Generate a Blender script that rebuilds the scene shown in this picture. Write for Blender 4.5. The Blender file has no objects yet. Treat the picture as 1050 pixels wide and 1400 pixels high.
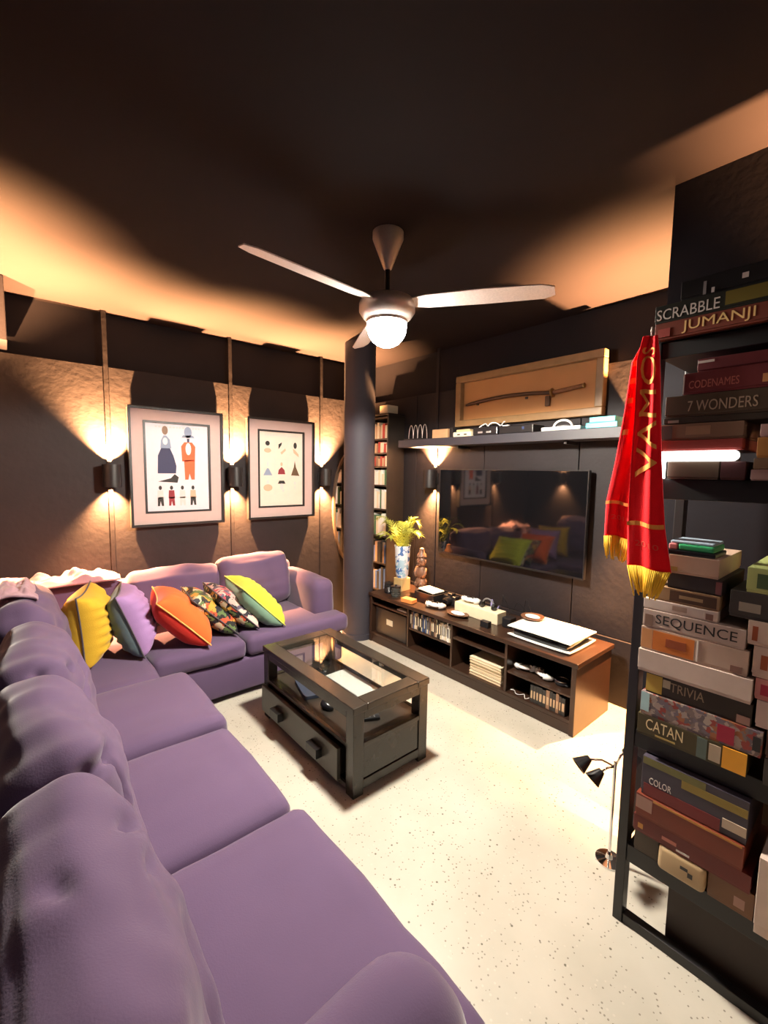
import bpy, bmesh, math, random
from mathutils import Vector, Matrix, noise
S = bpy.context.scene
C = S.collection
PI = math.pi
random.seed(7)

# ------------------------------------------------------------------ camera
H = 1.55
cam_data = bpy.data.cameras.new('camera')
cam = bpy.data.objects.new('camera', cam_data); C.objects.link(cam)
cam_data.sensor_fit = 'HORIZONTAL'; cam_data.sensor_width = 36.0
cam_data.lens = 600.0 / 1050.0 * 36.0
cam_data.clip_start = 0.02
RW = ((0.76053535, -0.04856454, 0.64747778),      # world X in (right, down, forward)
      (-0.64913033, -0.07943129, 0.75651866),     # world Y
      (0.01469002, -0.99565665, -0.09193502))     # world Z
M4 = Matrix.Identity(4)
for i in range(3):
    M4[i][0] = RW[i][0]; M4[i][1] = -RW[i][1]; M4[i][2] = -RW[i][2]
M4[2][3] = H
cam.matrix_world = M4
S.camera = cam

# ------------------------------------------------------------------ world, exposure
S.view_settings.view_transform = 'Standard'
S.view_settings.look = 'None'
S.view_settings.gamma = 1.0
S.view_settings.use_curve_mapping = False
S.view_settings.exposure = 0.0
w = bpy.data.worlds.new('world'); S.world = w; w.use_nodes = True
w.node_tree.nodes['Background'].inputs[0].default_value = (0.6, 0.6, 1.0, 1)
w.node_tree.nodes['Background'].inputs[1].default_value = 0.008

LAMP_W = 390.0        # ceiling fan lamp
SCONCE_UP = 4300.0    # upward beam of a wall light
SCONCE_DN = 1100.0     # downward beam of a wall light
WARM = (1.0, 0.46, 0.17)
FAN = (1.43, 1.67)

def spot(name, loc, direction, watts, color, angle, blend=0.15, size=0.02):
    d = bpy.data.lights.new(name, 'SPOT'); o = bpy.data.objects.new(name, d); C.objects.link(o)
    d.energy = watts; d.color = color; d.spot_size = math.radians(angle); d.spot_blend = blend
    d.shadow_soft_size = size
    o.location = loc
    o.rotation_euler = Vector(direction).to_track_quat('-Z', 'Y').to_euler()
    return o
spot('fan_lamp_light', (FAN[0], FAN[1], 2.125), (0, 0, -1), LAMP_W, (1.0, 0.89, 0.75), 178, 0.12, 0.08)
# unseen warm fill light added behind the camera for the near sofa
ar = bpy.data.lights.new('rear_fill_light', 'AREA'); aro = bpy.data.objects.new('rear_fill_light', ar); C.objects.link(aro)
ar.shape = 'DISK'; ar.size = 0.35; ar.energy = 9; ar.color = (1.0, 0.72, 0.62)
aro.location = (0.55, -0.9, 2.6)
aro.rotation_euler = (0, 0, 0)

# ------------------------------------------------------------------ materials
def nt(name):
    m = bpy.data.materials.new(name); m.use_nodes = True
    return m, m.node_tree, m.node_tree.nodes['Principled BSDF']
_mc = {}
def mat(name, col, rough=0.5, metal=0.0, var=0.0, scale=20.0, bump=0.0, bscale=60.0, spec=0.5, emit=0.0, sheen=0.0, coat=0.0, dist=0.002):
    if name in _mc: return _mc[name]
    m, t, b = nt(name); L = t.links; N = t.nodes
    b.inputs['Roughness'].default_value = rough; b.inputs['Metallic'].default_value = metal
    b.inputs['Specular IOR Level'].default_value = spec
    b.inputs['Base Color'].default_value = (*col, 1)
    tc = N.new('ShaderNodeTexCoord')
    nz = N.new('ShaderNodeTexNoise'); nz.inputs['Scale'].default_value = scale; nz.inputs['Detail'].default_value = 4
    L.new(tc.outputs['Object'], nz.inputs['Vector'])
    rp = N.new('ShaderNodeMix'); rp.data_type = 'RGBA'
    v = var if var > 0 else 0.06
    rp.inputs['A'].default_value = (*[c * (1 - v) for c in col], 1)
    rp.inputs['B'].default_value = (*[min(1, c * (1 + v)) for c in col], 1)
    L.new(nz.outputs['Fac'], rp.inputs['Factor']); L.new(rp.outputs['Result'], b.inputs['Base Color'])
    if bump > 0:
        n2 = N.new('ShaderNodeTexNoise'); n2.inputs['Scale'].default_value = bscale; n2.inputs['Detail'].default_value = 3
        L.new(tc.outputs['Object'], n2.inputs['Vector'])
        bp = N.new('ShaderNodeBump'); bp.inputs['Strength'].default_value = bump; bp.inputs['Distance'].default_value = dist
        L.new(n2.outputs['Fac'], bp.inputs['Height']); L.new(bp.outputs['Normal'], b.inputs['Normal'])
    if emit:
        b.inputs['Emission Color'].default_value = (*col, 1); b.inputs['Emission Strength'].default_value = emit
    if sheen:
        b.inputs['Sheen Weight'].default_value = sheen; b.inputs['Sheen Roughness'].default_value = 0.4
    if coat: b.inputs['Coat Weight'].default_value = coat
    _mc[name] = m
    return m

def terrazzo():
    m, t, b = nt('terrazzo'); N = t.nodes; L = t.links
    tc = N.new('ShaderNodeTexCoord')
    nz = N.new('ShaderNodeTexNoise'); nz.inputs['Scale'].default_value = 3.0; nz.inputs['Detail'].default_value = 6
    L.new(tc.outputs['Object'], nz.inputs['Vector'])
    base = N.new('ShaderNodeValToRGB')
    base.color_ramp.elements[0].position = 0.3; base.color_ramp.elements[0].color = (0.42, 0.40, 0.335, 1)
    base.color_ramp.elements[1].position = 0.7; base.color_ramp.elements[1].color = (0.53, 0.50, 0.43, 1)
    L.new(nz.outputs['Fac'], base.inputs['Fac'])
    cur = base.outputs['Color']
    for sc, th, keep, col in ((38, 0.16, 0.80, (0.13, 0.12, 0.09, 1)), (75, 0.22, 0.68, (0.22, 0.20, 0.16, 1)), (60, 0.22, 0.75, (0.50, 0.47, 0.40, 1))):
        v = N.new('ShaderNodeTexVoronoi'); v.inputs['Scale'].default_value = sc
        mp = N.new('ShaderNodeMapping'); mp.inputs['Location'].default_value = (sc, sc * 2, 0)
        L.new(tc.outputs['Object'], mp.inputs['Vector']); L.new(mp.outputs['Vector'], v.inputs['Vector'])
        lt = N.new('ShaderNodeMath'); lt.operation = 'LESS_THAN'; lt.inputs[1].default_value = th
        L.new(v.outputs['Distance'], lt.inputs[0])
        sep = N.new('ShaderNodeSeparateColor'); L.new(v.outputs['Color'], sep.inputs['Color'])
        gt = N.new('ShaderNodeMath'); gt.operation = 'GREATER_THAN'; gt.inputs[1].default_value = keep
        L.new(sep.outputs['Red'], gt.inputs[0])
        mu = N.new('ShaderNodeMath'); mu.operation = 'MULTIPLY'
        L.new(lt.outputs[0], mu.inputs[0]); L.new(gt.outputs[0], mu.inputs[1])
        mx = N.new('ShaderNodeMix'); mx.data_type = 'RGBA'
        L.new(mu.outputs[0], mx.inputs['Factor']); L.new(cur, mx.inputs['A']); mx.inputs['B'].default_value = col
        cur = mx.outputs['Result']
    L.new(cur, b.inputs['Base Color']); b.inputs['Roughness'].default_value = 0.42
    return m

def stripes(name, cols, scale, axis='Y', rough=0.6, noise_mix=0.0):
    """multi-colour procedural blotches used for printed fabric and box art"""
    m, t, b = nt(name); N = t.nodes; L = t.links
    tc = N.new('ShaderNodeTexCoord')
    v = N.new('ShaderNodeTexVoronoi'); v.inputs['Scale'].default_value = scale
    mp = N.new('ShaderNodeMapping')
    if axis == 'flat': mp.inputs['Scale'].default_value = (0.3, 0.35, 1.6)
    L.new(tc.outputs['Object'], mp.inputs['Vector'])
    nz = N.new('ShaderNodeTexNoise'); nz.inputs['Scale'].default_value = scale * 0.8
    L.new(mp.outputs['Vector'], nz.inputs['Vector'])
    ad = N.new('ShaderNodeMix'); ad.data_type = 'RGBA'; ad.blend_type = 'ADD'; ad.inputs['Factor'].default_value = noise_mix
    L.new(mp.outputs['Vector'], ad.inputs['A']); L.new(nz.outputs['Color'], ad.inputs['B'])
    L.new(ad.outputs['Result'], v.inputs['Vector'])
    sep = N.new('ShaderNodeSeparateColor'); L.new(v.outputs['Color'], sep.inputs['Color'])
    r = N.new('ShaderNodeValToRGB'); r.color_ramp.interpolation = 'CONSTANT'
    el = r.color_ramp.elements
    while len(el) < len(cols): el.new(0.5)
    for i, c in enumerate(cols):
        el[i].position = i / len(cols); el[i].color = (*c, 1)
    L.new(sep.outputs['Red'], r.inputs['Fac']); L.new(r.outputs['Color'], b.inputs['Base Color'])
    b.inputs['Roughness'].default_value = rough
    return m

def clear_glass(name='clear_glass', tint=(0.93, 0.96, 0.95)):
    if name in _mc: return _mc[name]
    m = bpy.data.materials.new(name); m.use_nodes = True; t = m.node_tree; t.nodes.clear(); N = t.nodes; L = t.links
    o = N.new('ShaderNodeOutputMaterial'); mx = N.new('ShaderNodeMixShader'); lw = N.new('ShaderNodeLayerWeight'); lw.inputs[0].default_value = 0.5
    pw = N.new('ShaderNodeMath'); pw.operation = 'POWER'; pw.inputs[1].default_value = 3.0; L.new(lw.outputs['Facing'], pw.inputs[0])
    fr = N.new('ShaderNodeMath'); fr.operation = 'MULTIPLY_ADD'; fr.inputs[1].default_value = 0.75; fr.inputs[2].default_value = 0.045; L.new(pw.outputs[0], fr.inputs[0])
    tr = N.new('ShaderNodeBsdfTransparent'); tr.inputs[0].default_value = (*tint, 1)
    gl = N.new('ShaderNodeBsdfGlossy'); gl.inputs['Roughness'].default_value = 0.01
    L.new(fr.outputs[0], mx.inputs[0]); L.new(tr.outputs[0], mx.inputs[1]); L.new(gl.outputs[0], mx.inputs[2]); L.new(mx.outputs[0], o.inputs[0])
    _mc[name] = m
    return m

WALL = mat('wall_paint', (0.011, 0.0095, 0.013), 0.6, var=0.15, scale=5, bump=0.35, bscale=35, spec=0.2)
PANEL = mat('panel_paint', (0.019, 0.0155, 0.0175), 0.6, var=0.2, scale=7, bump=0.5, bscale=22, dist=0.004, spec=0.25)
CEIL = mat('ceiling_paint', (0.0125, 0.0095, 0.011), 0.85, var=0.12, scale=3, bump=0.2, bscale=40, spec=0.1)
SOFA = mat('purple_velvet', (0.104, 0.068, 0.134), 0.85, var=0.10, scale=6, bump=0.25, bscale=260, sheen=0.35, spec=0.2)
SOFA_D = mat('purple_velvet_shade', (0.17, 0.11, 0.21), 0.9, var=0.1, scale=6, bump=0.2, bscale=260, sheen=0.2, spec=0.2)
BLACKWOOD = mat('black_stained_wood', (0.022, 0.017, 0.014), 0.38, var=0.4, scale=12, bump=0.15, bscale=40)
TABLEWOOD = mat('charcoal_brown_wood', (0.026, 0.021, 0.016), 0.26, var=0.3, scale=10, bump=0.15, bscale=45)
ESPRESSO = mat('espresso_veneer', (0.032, 0.016, 0.010), 0.30, var=0.35, scale=8, bump=0.1, bscale=40)
BMETAL = mat('black_metal', (0.010, 0.009, 0.010), 0.45, metal=0.0, bump=0.05)
BPLASTIC = mat('black_plastic', (0.012, 0.012, 0.014), 0.28)
GREYP = mat('grey_plastic', (0.16, 0.16, 0.17), 0.4)
STEEL = mat('brushed_steel', (0.62, 0.55, 0.50), 0.38, metal=0.55, var=0.1, scale=90)
CHROME = mat('chrome', (0.8, 0.8, 0.8), 0.08, metal=1.0)
BLADE = mat('fan_blade_grey', (0.78, 0.70, 0.66), 0.45, var=0.2, scale=120, bump=0.2, bscale=150)
WHITE = mat('white_gloss', (0.78, 0.78, 0.76), 0.25)
PAPER = mat('white_paper', (0.75, 0.72, 0.68), 0.8)
CREAM = mat('cream_card', (0.68, 0.60, 0.42), 0.6)
GLOBE = mat('lamp_globe_glow', (1.0, 0.93, 0.84), 0.4, emit=110)
TUBE = mat('tube_light_glow', (1.0, 0.98, 0.95), 0.4, emit=5)
BULB = mat('sconce_bulb_glow', (1.0, 0.72, 0.36), 0.4, emit=25)
SCREEN = mat('tv_screen', (0.004, 0.004, 0.005), 0.05, spec=0.6, var=0.02)
OAK = mat('gold_oak', (0.26, 0.155, 0.07), 0.4, var=0.3, scale=14, bump=0.15)
BACKC = mat('amber_backing', (0.46, 0.22, 0.08), 0.7, var=0.2, scale=3)
GLASS = clear_glass()

# ------------------------------------------------------------------ mesh helpers
class MB:
    def __init__(s): s.v = []; s.f = []; s.m = []
    def add(s, vs, fs, mi=0):
        k = len(s.v); s.v += [Vector(q) for q in vs]; s.f += [tuple(i + k for i in q) for q in fs]; s.m += [mi] * len(fs)
        return s
    def box(s, x0, x1, y0, y1, z0, z1, mi=0, M=None):
        vs = [(x, y, z) for z in (z0, z1) for y in (y0, y1) for x in (x0, x1)]
        if M: vs = [M @ Vector(q) for q in vs]
        return s.add(vs, [(0, 2, 3, 1), (4, 5, 7, 6), (0, 1, 5, 4), (2, 6, 7, 3), (0, 4, 6, 2), (1, 3, 7, 5)], mi)
    def cyl(s, p0, p1, r0, r1=None, n=20, mi=0, cap=True):
        r1 = r0 if r1 is None else r1
        p0 = Vector(p0); p1 = Vector(p1); d = (p1 - p0).normalized()
        a = d.orthogonal().normalized(); b = d.cross(a)
        vs = []
        for p, r in ((p0, r0), (p1, r1)):
            for i in range(n):
                t = 2 * PI * i / n; vs.append(p + (a * math.cos(t) + b * math.sin(t)) * r)
        fs = [(i, (i + 1) % n, n + (i + 1) % n, n + i) for i in range(n)]
        if cap: fs += [tuple(range(n))[::-1], tuple(range(n, 2 * n))]
        return s.add(vs, fs, mi)
    def lathe(s, o, prof, n=28, mi=0, M=None):
        vs = []; fs = []
        for r, z in prof:
            for i in range(n):
                t = 2 * PI * i / n; p = Vector((r * math.cos(t), r * math.sin(t), z))
                if M: p = M @ p
                vs.append(p + Vector(o))
        for j in range(len(prof) - 1):
            for i in range(n):
                k = (i + 1) % n; fs.append((j * n + i, j * n + k, (j + 1) * n + k, (j + 1) * n + i))
        return s.add(vs, fs, mi)
    def tube(s, pts, r, n=8, mi=0):
        pts = [Vector(p) for p in pts]; vs = []; fs = []
        a = None
        for i, p in enumerate(pts):
            d = (pts[min(i + 1, len(pts) - 1)] - pts[max(i - 1, 0)]).normalized()
            a = d.orthogonal().normalized() if a is None else (a - d * a.dot(d)).normalized()
            b = d.cross(a); rr = r[i] if isinstance(r, (list, tuple)) else r
            for k in range(n):
                t = 2 * PI * k / n; vs.append(p + (a * math.cos(t) + b * math.sin(t)) * rr)
        for i in range(len(pts) - 1):
            for k in range(n):
                q = (k + 1) % n; fs.append((i * n + k, i * n + q, (i + 1) * n + q, (i + 1) * n + k))
        fs += [tuple(range(n))[::-1], tuple(range((len(pts) - 1) * n, len(pts) * n))]
        return s.add(vs, fs, mi)
    def ell(s, c, r, n=16, m=10, mi=0, M=None):
        prof = []
        vs = []; fs = []
        for j in range(m + 1):
            t = PI * j / m
            for i in range(n):
                u = 2 * PI * i / n
                p = Vector((r[0] * math.sin(t) * math.cos(u), r[1] * math.sin(t) * math.sin(u), -r[2] * math.cos(t)))
                if M: p = M @ p
                vs.append(p + Vector(c))
        for j in range(m):
            for i in range(n):
                k = (i + 1) % n; fs.append((j * n + i, j * n + k, (j + 1) * n + k, (j + 1) * n + i))
        return s.add(vs, fs, mi)
    def prism(s, poly, p0, ax_u, ax_v, ax_w, depth, mi=0):
        """poly of (u,v), extruded along ax_w by depth"""
        p0 = Vector(p0); U = Vector(ax_u); V = Vector(ax_v); W = Vector(ax_w)
        n = len(poly)
        vs = [p0 + U * a + V * b for a, b in poly] + [p0 + U * a + V * b + W * depth for a, b in poly]
        fs = [tuple(range(n))[::-1], tuple(range(n, 2 * n))] + [(i, (i + 1) % n, n + (i + 1) % n, n + i) for i in range(n)]
        return s.add(vs, fs, mi)
    def build(s, name, mats, parent=None, bevel=0.0, smooth=False, origin=None, seg=2):
        if parent is not None: org = Vector(world_of(parent))
        elif origin is not None: org = Vector(origin)
        else:
            xs = [q.x for q in s.v]; ys = [q.y for q in s.v]; zs = [q.z for q in s.v]
            org = Vector(((min(xs) + max(xs)) / 2, (min(ys) + max(ys)) / 2, min(zs)))
        me = bpy.data.meshes.new(name); me.from_pydata([q - org for q in s.v], [], s.f)
        for mm in (mats if isinstance(mats, (list, tuple)) else [mats]): me.materials.append(mm)
        me.polygons.foreach_set('material_index', s.m)
        bm = bmesh.new(); bm.from_mesh(me)
        bmesh.ops.remove_doubles(bm, verts=bm.verts, dist=1e-6)
        bmesh.ops.recalc_face_normals(bm, faces=bm.faces)
        if bevel:
            es = [e for e in bm.edges if len(e.link_faces) == 2 and e.calc_face_angle(0) > 0.6]
            bmesh.ops.bevel(bm, geom=es, offset=bevel, segments=seg, affect='EDGES', profile=0.5, clamp_overlap=True)
        bm.to_mesh(me); bm.free()
        if smooth:
            me.polygons.foreach_set('use_smooth', [True] * len(me.polygons))
            if smooth == 'auto':
                try: me.set_sharp_from_angle(angle=math.radians(40))
                except Exception: pass
        o = bpy.data.objects.new(name, me); C.objects.link(o)
        if parent is not None:
            o.parent = parent
        else: o.location = org
        return o

_org = {}
def world_of(o):
    while o.parent is not None: o = o.parent
    return o.location[:]
def tag(o, label, cat, group=None, kind=None):
    o['label'] = label; o['category'] = cat
    if group: o['group'] = group
    if kind: o['kind'] = kind
    return o
def struct(o):
    o['kind'] = 'structure'; return o
def thing(name, label, cat, loc, group=None):
    o = bpy.data.objects.new(name, None); C.objects.link(o); o.location = loc; o.empty_display_size = 0.1
    return tag(o, label, cat, group)
def box(name, m, b, parent=None, bevel=0.002, M=None, **k):
    return MB().box(*b, M=M).build(name, m, parent, bevel=bevel, **k)

_tc = {}
def word_mesh(word):
    if word in _tc: return _tc[word]
    cu = bpy.data.curves.new('t', 'FONT'); cu.body = word; cu.size = 1.0; cu.extrude = 0.01; cu.resolution_u = 3
    o = bpy.data.objects.new('t', cu); C.objects.link(o)
    dg = bpy.context.evaluated_depsgraph_get()
    me = bpy.data.meshes.new_from_object(o.evaluated_get(dg))
    vs = [q.co.copy() for q in me.vertices]; fs = [tuple(p.vertices) for p in me.polygons]
    bpy.data.objects.remove(o); bpy.data.curves.remove(cu); bpy.data.meshes.remove(me)
    x0 = min(q.x for q in vs); x1 = max(q.x for q in vs); y0 = min(q.y for q in vs); y1 = max(q.y for q in vs)
    vs = [((q.x - x0) / (x1 - x0), (q.y - y0) / (y1 - y0), q.z / 0.02) for q in vs]
    _tc[word] = (vs, fs); return _tc[word]
def lettering(word, p, U, V, W, wd, ht, m, parent, name='lettering', depth=0.0008):
    """word fitted in a wd x ht box: p = lower left corner, U along the text, V up the letters, W out of the face"""
    vs, fs = word_mesh(word); p = Vector(p); U = Vector(U); V = Vector(V); W = Vector(W)
    return MB().add([p + U * a * wd + V * b * ht + W * (c * depth) for a, b, c in vs], fs).build(name, m, parent)

def fine_word(word):
    vs, fs = word_mesh(word)
    bm = bmesh.new(); vv = [bm.verts.new(q) for q in vs]
    for f in fs:
        try: bm.faces.new([vv[i] for i in f])
        except ValueError: pass
    bmesh.ops.triangulate(bm, faces=bm.faces)
    for _ in range(4):
        es = [e for e in bm.edges if e.calc_length() > .05]
        if es: bmesh.ops.subdivide_edges(bm, edges=es, cuts=1); bmesh.ops.triangulate(bm, faces=bm.faces)
    bm.verts.index_update()
    out = ([tuple(v.co) for v in bm.verts], [tuple(v.index for v in f.verts) for f in bm.faces]); bm.free()
    return out
ORD = ('first', 'second', 'third', 'fourth', 'fifth', 'sixth', 'seventh', 'eighth', 'ninth', 'tenth', 'eleventh', 'twelfth', 'thirteenth', 'fourteenth', 'fifteenth', 'sixteenth', 'seventeenth', 'eighteenth', 'nineteenth', 'twentieth', 'twenty-first', 'twenty-second', 'twenty-third', 'twenty-fourth', 'twenty-fifth', 'twenty-sixth', 'twenty-seventh', 'twenty-eighth', 'twenty-ninth', 'thirtieth', 'thirty-first', 'thirty-second')
def cname(m): return m.name.replace('spine_', '')
def cushion_mb(center, size, rnd=0.05, puff=(0, 0, 0.0), N=18, wr=0.006, seed=0.0, M=None, mi=lambda p: 0, creases=()):
    """rounded, padded block: size full extents, puff = extra bulge along each axis"""
    hx = Vector(size) / 2
    mb = MB()
    for ax in range(3):
        for sg in (-1, 1):
            grid = []
            for i in range(N + 1):
                for j in range(N + 1):
                    a = -1 + 2 * i / N; b = -1 + 2 * j / N
                    a = math.sin(a * PI / 2) * 0.35 + a * 0.65; b = math.sin(b * PI / 2) * 0.35 + b * 0.65
                    q = [0, 0, 0]; q[ax] = sg; q[(ax + 1) % 3] = a; q[(ax + 2) % 3] = b
                    p = Vector((q[0] * hx.x, q[1] * hx.y, q[2] * hx.z))
                    inner = Vector([max(-(hx[k] - rnd), min(hx[k] - rnd, p[k])) for k in range(3)])
                    d = p - inner
                    if d.length > 1e-9: p = inner + d.normalized() * rnd
                    for k in range(3):
                        if puff[k]:
                            u = p[(k + 1) % 3] / hx[(k + 1) % 3]; v = p[(k + 2) % 3] / hx[(k + 2) % 3]
                            p[k] += (p[k] / hx[k]) * puff[k] * max(0, (1 - u * u)) * max(0, (1 - v * v)) ** 0.8
                    n = noise.noise(Vector((p.x * 7 + seed, p.y * 7, p.z * 7 + seed)))
                    n2 = noise.noise(Vector((p.x * 3 + seed, p.y * 12, p.z * 16 + seed * 2)))
                    nn = Vector((p.x / hx.x, p.y / hx.y, p.z / hx.z)).normalized()
                    p += nn * (wr * n * 1.6 + wr * n2)
                    for (cc, dirn, ln, dp, wd) in creases:
                        r = p - Vector(cc); r -= nn * r.dot(nn) * .9; dv = Vector(dirn).normalized()
                        al = r.dot(dv); pr = (r - dv * al).length
                        if abs(al) < ln: p -= nn * dp * math.exp(-(pr / wd) ** 2) * (1 - (al / ln) ** 2)
                    grid.append(p)
            vs = [((M @ p) if M else p) + Vector(center) for p in grid]
            fs = []; 
            for i in range(N):
                for j in range(N):
                    a = i * (N + 1) + j
                    fs.append((a, a + 1, a + N + 2, a + N + 1) if sg > 0 else (a, a + N + 1, a + N + 2, a + 1))
            k0 = len(mb.v)
            mb.add(vs, fs)
            for t in range(len(fs)):
                f = fs[t]; c = sum((grid[q] for q in f), Vector()) / 4
                mb.m[len(mb.m) - len(fs) + t] = mi(c)
    return mb

# ================================================================== STRUCTURE
XL, XT, YP, YB, ZC = -0.32, 3.13, 3.92, -2.2, 2.68
PF = YP - 0.08      # face of the proud cladding on the picture wall (3.84)
TF = XT - 0.07      # face of the proud cladding on the television wall (3.06)
XW = 2.04           # partition behind the game rack
YW = 0.66
LEDGE = 2.285
struct(box('floor', terrazzo(), (XL - .1, XT + .1, YB - .1, YP + .1, -0.1, 0), bevel=0))
struct(box('ceiling', CEIL, (XL - .1, XT + .1, YB - .1, YP + .1, ZC, ZC + .1), bevel=0))
wp = struct(box('wall_back', WALL, (XL - .1, XT + .1, YP, YP + .1, 0, ZC), bevel=0))
wt = struct(box('wall_right', WALL, (XT, XT + .1, YW - .3, YP, 0, ZC), bevel=0))
wl = struct(box('wall_left', WALL, (XL - .1, XL, YB, YP, 0, ZC), bevel=0))
wf = struct(box('wall_front', WALL, (XL - .1, XT + .1, YB - .1, YB, 0, ZC), bevel=0))
wn = struct(box('wall_partition', WALL, (XW, XT + .1, YB, YW, 0, ZC), bevel=0))
# cladding panels, one by one
SC = (0.58, 1.505, 2.43)
edges = [XL + .002, SC[0], SC[1], SC[2], TF]
for a, b in zip(edges[:-1], edges[1:]):
    box('cladding_panel', PANEL, (a + .003, b - .003, PF, YP - .001, 0.002, LEDGE), wp, bevel=0.003)
ys = [YW + .003, 1.475, 2.285, 3.10, PF - .002]
for a, b in zip(ys[:-1], ys[1:]):
    box('cladding_panel', PANEL, (TF, XT - .001, a + .003, b - .003, 0.452, LEDGE), wt, bevel=0.003)
    box('plinth_panel', PANEL, (TF - .012, XT - .001, a + .003, b - .003, 0.002, 0.449), wt, bevel=0.003)
for x in SC:
    struct(MB().box(x - .016, x + .016, PF - .012, PF - .0005, 0.0, ZC).build('trim_' + str(SC.index(x) + 1), PANEL, bevel=0.003))
struct(MB().box(TF - .012, TF - .0005, 2.814, 2.846, 0.46, 1.775).box(TF - .012, TF - .0005, 2.814, 2.846, 1.86, ZC).build('trim_4', PANEL, bevel=0.003))
struct(box('trim_5', WALL, (XL, 0.035, 3.55, PF - .002, 2.30, ZC - .001), bevel=0.004))       # boxed duct in the corner
# round column
cmb = MB(); cx, cy = 2.45, 3.22
cmb.lathe((cx, cy, 0), [(0.0, 0.0), (0.150, 0.0), (0.150, 0.05), (0.140, 0.055), (0.140, ZC), (0.0, ZC)], n=48)
struct(cmb.build('column', mat('column_paint', (0.034, 0.032, 0.045), 0.7, bump=0.2, bscale=50), smooth='auto'))

# ================================================================== WALL LIGHTS
def sconce(x, y, z, nrm, label, k=1.0):
    n = Vector(nrm); c = Vector((x, y, z)) + n * 0.074
    t = thing('wall_light', label, 'wall light', (x, y, z), 'up-and-down wall lights')
    r, h = 0.061, 0.083
    m = MB(); m.lathe(c, [(r - .004, -h), (r, -h), (r, h), (r - .004, h), (r - .004, -h)], n=28)
    m.lathe(c, [(0, -.01), (r - .003, -.01), (r - .003, .01), (0, .01)], n=28)
    m.build('housing', BMETAL, t, smooth='auto')
    side = Vector((0, 0, 1)).cross(n)
    b = MB()
    for s in (1,):
        p = Vector((x, y, z)) + n * 0.008
        e = Vector((abs(side.x) * .045 + abs(n.x) * .008, abs(side.y) * .045 + abs(n.y) * .008, .05))
        b.box(p.x - e.x, p.x + e.x, p.y - e.y, p.y + e.y, p.z - e.z, p.z + e.z)
        q0 = Vector((x, y, z)) + n * 0.012; b.cyl(q0, q0 + n * 0.006, 0.018)
    b.build('bracket', BMETAL, t, bevel=0.002)
    for s in (-1, 1):
        m = MB(); m.lathe(c, [(0, s * (h - .06)), (0.02, s * (h - .06)), (0.02, s * (h - .052)), (0, s * (h - .05))], n=20)
        m.build('bulb', BULB, t, smooth=True)
        o = spot('wall_light_beam', c - n * .034 + Vector((0, 0, s * (h - .028))), (0, 0, s), (SCONCE_UP if s > 0 else SCONCE_DN) * k, WARM, 90, 0.9, 0.010)
    return t
sconce(SC[0], PF - .012, 1.49, (0, -1, 0), 'black wall light on the back wall left of both framed prints')
sconce(SC[1], PF - .012, 1.485, (0, -1, 0), 'black wall light between the two framed prints')
sconce(SC[2], PF - .012, 1.485, (0, -1, 0), 'black wall light between the nine-figure print and the column')
sconce(TF - .012, 2.83, 1.49, (-1, 0, 0), 'black wall light beside the left edge of the television', .7)
sconce(TF, 0.93, 1.49, (-1, 0, 0), 'black wall light hidden behind the hanging red scarf', 1.0)
sconce(XL, 3.25, 1.49, (1, 0, 0), 'black wall light on the left wall by the corner duct', 1.5)
sconce(XW, -0.20, 1.60, (-1, 0, 0), 'black wall light on the partition behind the game rack', 0.7)

# ================================================================== CEILING FAN
fx, fy = FAN
fan = thing('ceiling_fan', 'three-bladed grey ceiling fan with a glowing white lamp', 'ceiling fan', (fx, fy, ZC))
MB().lathe((fx, fy, 0), [(0, ZC), (0.074, ZC - .001), (0.074, ZC - .030), (0.020, ZC - .165), (0.014, ZC - .17), (0, ZC - .17)], n=36).build('canopy', STEEL, fan, smooth='auto')
MB().cyl((fx, fy, 2.38), (fx, fy, ZC - .13), 0.0125).build('rod', BMETAL, fan, smooth='auto')
MB().lathe((fx, fy, 0), [(0, 2.40), (0.03, 2.40), (0.06, 2.385), (0.125, 2.37), (0.135, 2.35), (0.135, 2.315), (0.118, 2.29), (0.10, 2.275), (0, 2.275)], n=40).build('motor_housing', STEEL, fan, smooth='auto')
for k, a in enumerate((-174.5, -55.5, 63.0)):
    R = Matrix.Rotation(math.radians(a), 4, 'Z'); T = Matrix.Translation((fx, fy, 2.35)) @ R @ Matrix.Rotation(math.radians(-14), 4, 'X')
    poly = [(0.12, -0.035), (0.20, -0.052), (0.45, -0.058), (0.70, -0.050), (0.755, -0.030), (0.765, 0.030), (0.72, 0.050), (0.45, 0.052), (0.20, 0.045), (0.12, 0.030)]
    mb = MB(); n = len(poly)
    mb.prism(poly, (0, 0, -0.003), (1, 0, 0), (0, 1, 0), (0, 0, 1), 0.006)
    mb.v = [T @ q for q in mb.v]
    b = mb.build('blade', BLADE, fan, bevel=0.0015)
    arm = MB(); arm.box(0.09, 0.19, -0.02, 0.02, 0.003, 0.009); arm.v = [T @ q for q in arm.v]
    arm.build('blade_bracket', STEEL, fan, bevel=0.002)
MB().lathe((fx, fy, 0), [(0, 2.275), (0.098, 2.275), (0.098, 2.262), (0, 2.262)], n=36).build('lamp_collar', STEEL, fan, smooth='auto')
g = MB(); g.lathe((fx, fy, 0), [(0.090, 2.262)] + [(0.095 * math.cos(t), 2.245 - 0.095 * math.sin(t)) for t in [PI / 2 * i / 12 for i in range(13)]], n=36)
g.build('lamp_globe', GLOBE, fan, smooth=True)

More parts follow.
